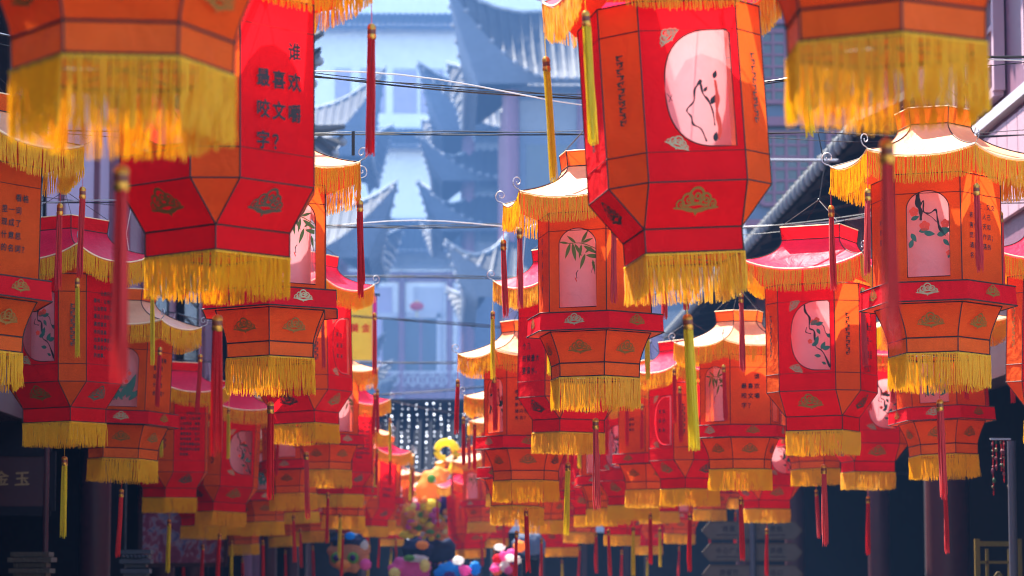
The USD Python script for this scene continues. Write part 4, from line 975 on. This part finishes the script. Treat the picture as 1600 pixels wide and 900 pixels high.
P0 = at(22, 752, 24)
t = thing('shop_sign', 'dark maroon shop sign with two gilt characters at the left frame edge', 'sign', P0)
MB().box((-.4, 0, -.24), (.3, .05, .24)).build('board', MAROON, t)
MB().flat(write(['金玉'], -.02, .02, .13, dx=1.35), lambda u, v: np.c_[u, np.full_like(u, -.003), v]).build('lettering', plain('dull_gilt', (.22, .13, .05), .5), t)
for a, b in (((-.41, 0, .25), (.31, 0, .25)), ((-.41, 0, -.25), (.31, 0, -.25)), ((-.41, 0, -.25), (-.41, 0, .25)), ((.31, 0, -.25), (.31, 0, .25))): MB().beam(a, b, .03, .08).build('frame', DARKWOOD, t)
MB().box((-.4, .051, .2), (.3, .10, 1.0)).build('hanger_board', DARKWOOD, t)

P0 = at(563, 513, 38)
t = thing('yellow_banner', 'yellow banner with red characters and magenta edge hanging at the left of the blue gap', 'banner', P0)
BANY = cloth('banner_yellow', (.72, .48, .05), trans=.15); BANM = cloth('banner_magenta', (.45, .03, .20), trans=.15)
G = np.array([[(x, .02 * math.sin(4 * z + x * 6), z) for z in np.linspace(-.43, .43, 9)] for x in np.linspace(-.16, .16, 7)])
MB().grid(G).build('cloth', BANY, t, smooth=True)
G2 = G.copy(); G2[:, :, 0] = np.linspace(.162, .22, 7)[:, None]; MB().grid(G2).build('edge_strip', BANM, t, smooth=True)
MB().flat(write(['黄金'], .0, .0, .125, dx=1.2), lambda u, v: np.c_[u, np.full_like(u, -.028), v]).build('lettering', RED, t)
MB().beam((-.2, 0, .45), (.26, 0, .45), .03, .03).build('rod', DARKWOOD, t)

# light curtain ----------------------------------------------------------------------
BULB = plain('curtain_bulb', (.85, .90, 1.0), .3, emit=.7)
P0 = at(690, 628, 56)
t = thing('light_curtain', 'curtain of tiny white lights on hanging strings in front of the far hall', 'string lights', P0)
MB().beam((-1.4, 0, .02), (1.4, 0, .02), .02, .02).build('top_cable', BLACKW, t)
for i in range(17):
    x = -1.25 + i * .155 + rng.uniform(-.03, .03); ln = rng.uniform(2.0, 2.7)
    sN = MB().tube([(x, 0, 0), (x + .02, .02, -ln * .5), (x, 0, -ln)], .004, 4).build('light_string', BLACKW, t)
    bl = MB()
    for z in np.arange(.05, ln, .105): bl.ball((x + rng.uniform(-.015, .015), -.01, -z + rng.uniform(-.03, .03)), rng.choice([.006, .008, .010, .012, .018]), 1)
    bl.build('bulbs', BULB, sN, kind='stuff')

# parade figures ---------------------------------------------------------------------
def silk(name, c): return cloth(name, c, trans=.62, rough=.5)
FO, FY, FG, FP_, FB, FV = silk('figure_orange', (1.0, .40, .10)), silk('figure_yellow', (.98, .74, .06)), silk('figure_green', (.20, .42, .10)), silk('figure_pink', (.90, .18, .50)), silk('figure_blue', (.03, .28, .62)), silk('figure_violet', (.10, .03, .22))
FD, FW, FL = silk('figure_dark_blue', (.05, .07, .16)), silk('figure_white', (.85, .82, .80)), silk('figure_olive', (.95, .78, .30))
P0 = at(685, 850, 46); SC = FP / 46
t = thing('parade_figure', 'big orange lantern figure with a yellow spiral tail rising above the crowd of lanterns', 'lantern figure', P0)
def pf(px, py): return ((px - 685) / SC, (850 - py) / SC)
def ball(t, name, px, py, rx, rz, mat, dy=0, ry=None, par=None, pf=pf, SC=SC):
    x, z = pf(px, py); rx, rz = rx / SC, rz / SC; ry = ry / SC if ry else (rx + rz) / 2 * .8
    m = trimesh.creation.icosphere(2 if max(rx, rz) < .07 else 4, 1.0); v = m.vertices
    lobes = 1 + .05 * np.cos(9 * np.arctan2(v[:, 0], v[:, 2] * .9 + .01)) * (1 - v[:, 1] ** 2) + .16 * (meshkit.fbm(v * 2.3 + px * .37, 3) - .5)
    return MB().add(v * lobes[:, None] * np.array([rx, ry, rz]) + np.array([x, dy, z]), m.faces).build(name, mat, par if par is not None else t, smooth=True)
b = ball(t, 'body', 684, 768, 34, 38, FO)
ball(t, 'green_spot', 674, 749, 7, 7, FG, dy=-.31, par=b)
sp = [(696 + (13 * (1 - q / 14)) * math.cos(q + 3.6), 706 + (14 * (1 - q / 14)) * math.sin(q + 3.6)) for q in np.linspace(0, 9, 34)]
sp = [(690, 752), (706, 738), (712, 722)] + [(695 + 18 * (1 - q / 12) * math.cos(.6 - q), 706 + 18 * (1 - q / 12) * math.sin(.6 - q)) for q in np.linspace(0, 5.4, 24)]
MB().tube([(pf(*q)[0], -.05, pf(*q)[1]) for q in sp], np.linspace(.075, .045, len(sp)), 8).build('spiral_tail', FY, t, smooth=True)
ball(t, 'jacket', 664, 806, 26, 22, FL, dy=-.15); ball(t, 'sash', 676, 790, 22, 10, FY, dy=-.3)
ball(t, 'sleeve', 636, 808, 10, 22, FO, dy=-.1); ball(t, 'vest', 694, 790, 9, 18, FV, dy=-.32); ball(t, 'cloth_white', 708, 752, 10, 10, FW, dy=-.25); ball(t, 'cloth_pink', 716, 745, 8, 9, FP_, dy=-.2); ball(t, 'arm', 703, 775, 12, 9, FY, dy=-.3)
ball(t, 'skirt', 672, 822, 34, 9, FO, dy=-.1); ball(t, 'foot', 636, 836, 13, 6, FY, dy=-.25); ball(t, 'foot', 686, 837, 11, 6, FO, dy=-.25); ball(t, 'base_dome', 684, 858, 38, 24, FD, dy=.3)
rb = random.Random(11)
for i in range(70):
    q = rb.uniform(0, 6.28); e = math.sqrt(rb.random())
    ball(t, 'blossom', 676 + 42 * e * math.cos(q), 812 + 34 * e * math.sin(q), rb.uniform(3.5, 8), rb.uniform(3, 6.5), rb.choice([FY, FY, FO, FP_, FW, FL, FO, FY, FO, FG]), dy=-.30 - .12 * rb.random())
for i in range(26):
    q = i / 26 * 6.28
    ball(t, 'rosette', 684 + 37 * math.cos(q), 858 + 24 * math.sin(q), 3.5, 3.5, [FP_, FY, FO, FV][i % 4], dy=.05)
MB().box((-.3, .1, -P0[2]), (.3, .6, -.3)).build('stand', DARKWOOD, t)

def small_figure(label, px, py, d, builder):
    P = at(px, py, d); s = FP / d
    t = thing('lantern_figure', label, 'lantern figure', P, None, 'lantern figures at the foot of the street')
    g = lambda x, y: ((x - px) / s, (py - y) / s)
    builder(lambda name, x, y, rx, rz, m, dy=0, ry=None, par=None: ball(t, name, x, y, rx, rz, m, dy, ry, par, g, s), t)
    MB().box((-.12, .05, -P[2]), (.12, .25, -.1)).build('stand', DARKWOOD, t)
def face(B, t):
    h = B('head', 545, 865, 32, 30, silk('figure_peach', (.75, .35, .18)))
    B('hair_tuft', 548, 838, 8, 6, FB, -.25, par=h); B('hair', 545, 846, 27, 14, FD, -.06, par=h)
    for x in (527, 553):
        e = B('eye', x, 872, 9, 9, FG, -.33 if x == 553 else -.28); B('pupil', x, 872, 4.5, 5, FV, -.42 if x == 553 else -.37, par=e)
    B('cheek', 538, 882, 12, 7, FO, -.34); B('flower', 572, 882, 9, 9, FP_, -.2); B('flower', 568, 852, 8, 9, FW, -.1)
small_figure('round peach lantern face with green-rimmed blue eyes, lower left of centre', 545, 865, 36, face)
def pinkf(B, t):
    b = B('body', 640, 890, 33, 22, FP_); h = B('head', 652, 858, 24, 17, FD); B('brow', 660, 852, 10, 7, FO, -.2, par=h); B('bow', 640, 872, 9, 5, FG, -.25, par=h); B('patch', 664, 884, 8, 10, FL, -.3, par=b); B('paw', 617, 896, 9, 9, FL, -.2)
    B('collar_ruff', 650, 873, 20, 6, FW, -.18, par=b)
small_figure('pink lantern figure with dark head directly below the orange parade figure', 645, 890, 40, pinkf)
def bluef(B, t):
    b = B('body', 702, 898, 24, 20, FB); B('opening', 702, 903, 11, 10, FV, -.3, par=b); B('side_puff', 742, 888, 9, 11, FB, .05); B('petal', 724, 892, 12, 9, FP_, -.05); B('petal', 716, 876, 9, 7, FW, -.05)
small_figure('bright blue rounded lantern figure at the bottom centre', 705, 895, 40, bluef)
def flowerf(B, t):
    r = random.Random(3)
    for i in range(16): B('petal', 790 + r.uniform(-24, 24), 872 + r.uniform(-20, 20), r.uniform(6, 11), r.uniform(5, 10), r.choice([FP_, FW, FO, FV, FP_, RED]), r.uniform(-.15, .1))
small_figure('ball of pink and red cloth blossoms right of the blue figure', 790, 872, 40, flowerf)
def domef(B, t):
    b = B('shade', 828, 852, 28, 22, silk('figure_slate', (.16, .20, .30))); B('finial', 828, 828, 4, 5, FD, 0, par=b); B('rim', 828, 868, 30, 5, FD, 0)
small_figure('slate blue rounded dome beside the pink blossoms', 828, 852, 44, domef)

P0 = at(880, 900, 54)
t = thing('far_kiosk', 'low dark kiosk with a pale blue fascia behind the low lanterns right of centre', 'kiosk', (P0[0], P0[1], 0))
MB().box((-1.35, 0, 0), (1.35, 1.6, 2.42)).build('body', DARKWOOD, t)
MB().box((-1.4, -.15, 2.425), (1.4, 1.7, 2.68)).build('fascia', solid('pale_blue_board', (.42, .52, .68), .6), t)
for x in (-1.2, -.4, .4, 1.2): MB().box((x - .05, -.04, 0), (x + .05, -.002, 2.4)).build('post', MAROON, t)
MB().box((-1.1, -.3, .9), (1.1, -.01, .98)).build('counter', MAROON, t)

# ------------------------------------------------------------------ haze
hz_m = usdkit.material(stage, L + 'haze_air', {'v': ('principled_volume', {'color': (.20, .45, 1.0), 'density': HAZE, 'anisotropy': 0.1})}, [], volume='v.volume')
hb = trimesh.creation.box(bounds=[(-76, -24, -1.0), (76, 424, 104.0)])
h = usdkit.mesh(stage, '/World/haze', hb, hz_m); tag(h, kind='stuff', label='pale bluish haze filling the street', cat=None)
